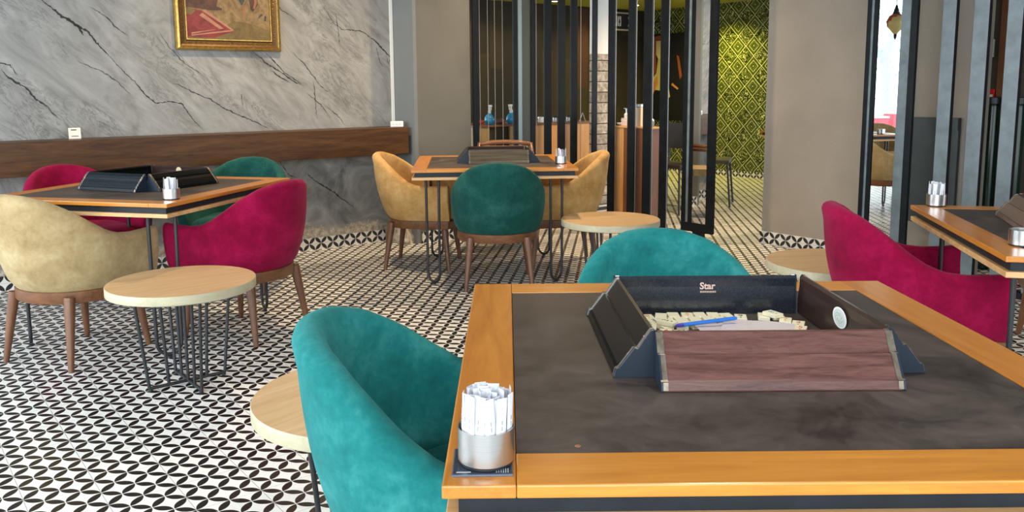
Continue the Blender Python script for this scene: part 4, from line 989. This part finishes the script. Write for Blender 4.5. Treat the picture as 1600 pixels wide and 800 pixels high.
def packets(cx, cy, zb, r, n, L, label, group, seed):
    global pk0
    rr = random.Random(seed)
    for i in range(n):
        if pk0 is None:
            pk0 = obj('sugar_packet', packet_mesh(), [M_paper, M_print]); o = pk0
        else: o = pk0.copy(); COL.objects.link(o)
        n1 = int(n*.45); n2 = int(n*.33)
        if i < n1: a = 2*pi*i/n1+rr.uniform(-.06, .06); q = r*.84; tw = .25
        elif i < n1+n2: a = 2*pi*(i-n1)/n2+rr.uniform(-.1, .1); q = r*.56; tw = .6
        else: a = rr.uniform(0, 2*pi); q = r*rr.uniform(.05, .32); tw = 1.2
        o.location = (cx+cos(a)*q, cy+sin(a)*q, zb+.009); s = L/.075
        tl = rr.uniform(.0, .10); o.rotation_mode = 'XYZ'
        o.rotation_euler = (rr.uniform(-.03, .03), rr.uniform(-.08, .08), a+pi/2+rr.uniform(-tw, tw))
        o.scale = (s*.78, s, s*rr.uniform(.93, 1.06)); tag(o, label, 'sugar packet', group)
c = make_cup('brushed steel cup on a dark coaster at the near table corner'); c.location = (-.037, 1.068, ZT+.0035); tag(c, group='steel cups on the tables')
packets(-.037, 1.068, ZT+.0035, .038, 46, .088, 'white paper sugar packet in the near steel cup', 'sugar packets in the near cup', 5)
cz = .7505
for x, y, r_, lb, n_, gl, sd in ((.325, 5.50, .037, 'steel cup on the right front corner of the middle table', 9, 'middle table cup', 2), (-1.575, 3.83, .037, 'steel cup on the front corner of the left table', 11, 'left table cup', 3), (1.762, 3.435, .037, 'steel cup with packets on the far corner of the right table', 18, 'right table cup', 4)):
    k = copy_tree(c); k.location = (x, y, cz); tag(k, lb, 'cup', 'steel cups on the tables')
    packets(x, y, cz, .037, n_, .088, 'white paper sugar packet in the %s' % gl, 'sugar packets in the %s' % gl, sd)
k = copy_tree(c); k.location = (1.592, 2.565, cz); tag(k, 'low steel cup cut off by the right picture edge', 'cup', 'steel cups on the tables')
t = thing('coaster', 'square dark printed coaster under the near steel cup', 'coaster', (-.042, 1.066, ZT+.0005), 0.02)
bm = BM(); box(bm, -.040, .040, -.041, .041, 0, .0025, bev=.0006); obj('coaster_plate', bm, plain('slate_coaster', (.09, .11, .15), .25), t)
bm = BM(); box(bm, -.038, .038, -.038, .038, .0026, .0029); obj('printed_face', bm, plain('dark_print', (.03, .04, .06), .2), t)
bm = BM()
for k in range(6): box(bm, .018+k*.003, .0192+k*.003, -.036, -.024, .003, .0031)
box(bm, -.034, -.015, -.035, -.032, .003, .0031); obj('coaster_print', bm, plain('pale_print', (.45, .5, .55), .3), t)

# ------------------------------------------------------------------ terrace seen through the glass panel
c = copy_tree(chairs['tan']); c.location = (3.60, 8.05, 0); c.rotation_euler = (0, 0, radians(-100)); tag(c, 'pale camel tub chair on the terrace behind the glass panel', 'chair', 'terrace chairs')
c = copy_tree(chairs['tan']); c.location = (4.22, 9.50, 0); c.rotation_euler = (0, 0, radians(170)); tag(c, 'pale camel tub chair at the far side of the terrace table', 'chair', 'terrace chairs')
c = copy_tree(tb); c.location = (3.40, 8.95, 0); c.rotation_euler = (0, 0, radians(10)); tag(c, 'wooden game table on the terrace behind the glass panel', 'table', 'wooden game tables with leather tops')
k = copy_tree([o for o in bpy.data.objects if o.get('label') == 'low steel cup cut off by the right picture edge'][0]); k.location = (3.80, 8.60, .7505); tag(k, 'steel cup on the terrace table', 'cup', 'steel cups on the tables')
bm = BM(); box(bm, 0, 22, -3, 20, -.12, -.101); 
gr = struct('ground_terrace', bm, plain('pale_paving', (.5, .5, .48), .7)); gr.location = (0, 14, .05)
for x_, y_, w_, h_, lb in ((8.14, 18.6, .15, .52, 'red planter box out in the street'), (8.60, 18.9, .14, .60, 'red planter box nearer the right frame out in the street')):
    t = thing('planter', lb, 'planter', (x_, y_, 0), .4)
    bm = BM(); box(bm, -w_, w_, -w_, w_, 0, h_, bev=.01); obj('tub', bm, plain('planter_red', (.75, .10, .13), .5) if 'planter_red' not in bpy.data.materials else bpy.data.materials['planter_red'], t)
    bm = BM(); box(bm, -w_*1.1, w_*1.1, -w_*1.1, w_*1.1, h_+.0005, h_+.04, bev=.005); obj('rim', bm, M_white, t)
t = thing('street_tree', 'pale leafy tree out in the street', 'tree', (9.25, 20.8, 0))
bm = BM(); tube(bm, [(0, 0, 0), (.05, 0, 1.2), (-.05, 0, 2.0), (.3, 0, 3.0)], [.18, .15, .12, .05], 10); tube(bm, [(-.02, 0, 1.7), (-.4, .1, 2.4), (-.7, 0, 3.0)], [.09, .06, .03], 8); obj('trunk', bm, plain('bark', (.48, .54, .56), .8), t)
bm = BM(); rt = random.Random(9)
for k in range(1400):
    a, b_, c_ = rt.gauss(0, .8), rt.gauss(0, .6), rt.gauss(0, .75); p = Vector((a, b_, 2.7+c_)); s = .06
    q = [p+Vector((rt.uniform(-s, s), rt.uniform(-s, s), rt.uniform(-s, s))) for _ in range(3)]; bm.faces.new([bm.verts.new(v) for v in q])
obj('foliage', bm, plain('leaf_green', (.50, .68, .62), .6), t)
# mosaic pendant lamp hanging behind the glass
t = thing('mosaic_lamp', 'hanging mosaic glass lamp behind the glass panel', 'lamp', (3.62, 8.0, 1.84))
n = Nt('mosaic_glass', .2); vo = n.n.new('ShaderNodeTexVoronoi'); vo.inputs['Scale'].default_value = 40; n.link(n.coord(), vo.inputs['Vector']); n.base(n.ramp(n.noise(vo.outputs['Position'], 3, 0), [(.3, (.10, .25, .35)), (.45, (.5, .08, .04)), (.55, (.65, .5, .2)), (.7, (.15, .3, .15))], 'CONSTANT'))
bm = BM(); lathe(bm, [(.012, -.12), (.03, -.10), (.075, -.05), (.085, 0), (.06, .05), (.03, .07)], 28); obj('shade', bm, n.m, t, smooth=True)
bm = BM(); lathe(bm, [(.034, .0705), (.022, .10), (.008, .15)], 20); tube(bm, [(0, 0, .15), (0, 0, .95)], .003, 6); lathe(bm, [(.002, -.17), (.012, -.15), (.014, -.1205)], 14); obj('metal_fitting', bm, M_black, t, smooth=True)

# orphan data safety
for o in bpy.data.objects:
    if o.parent is None and o.type in {'MESH', 'EMPTY'} and not o.get('kind') and not o.get('label'): print('UNLABELLED', o.name)
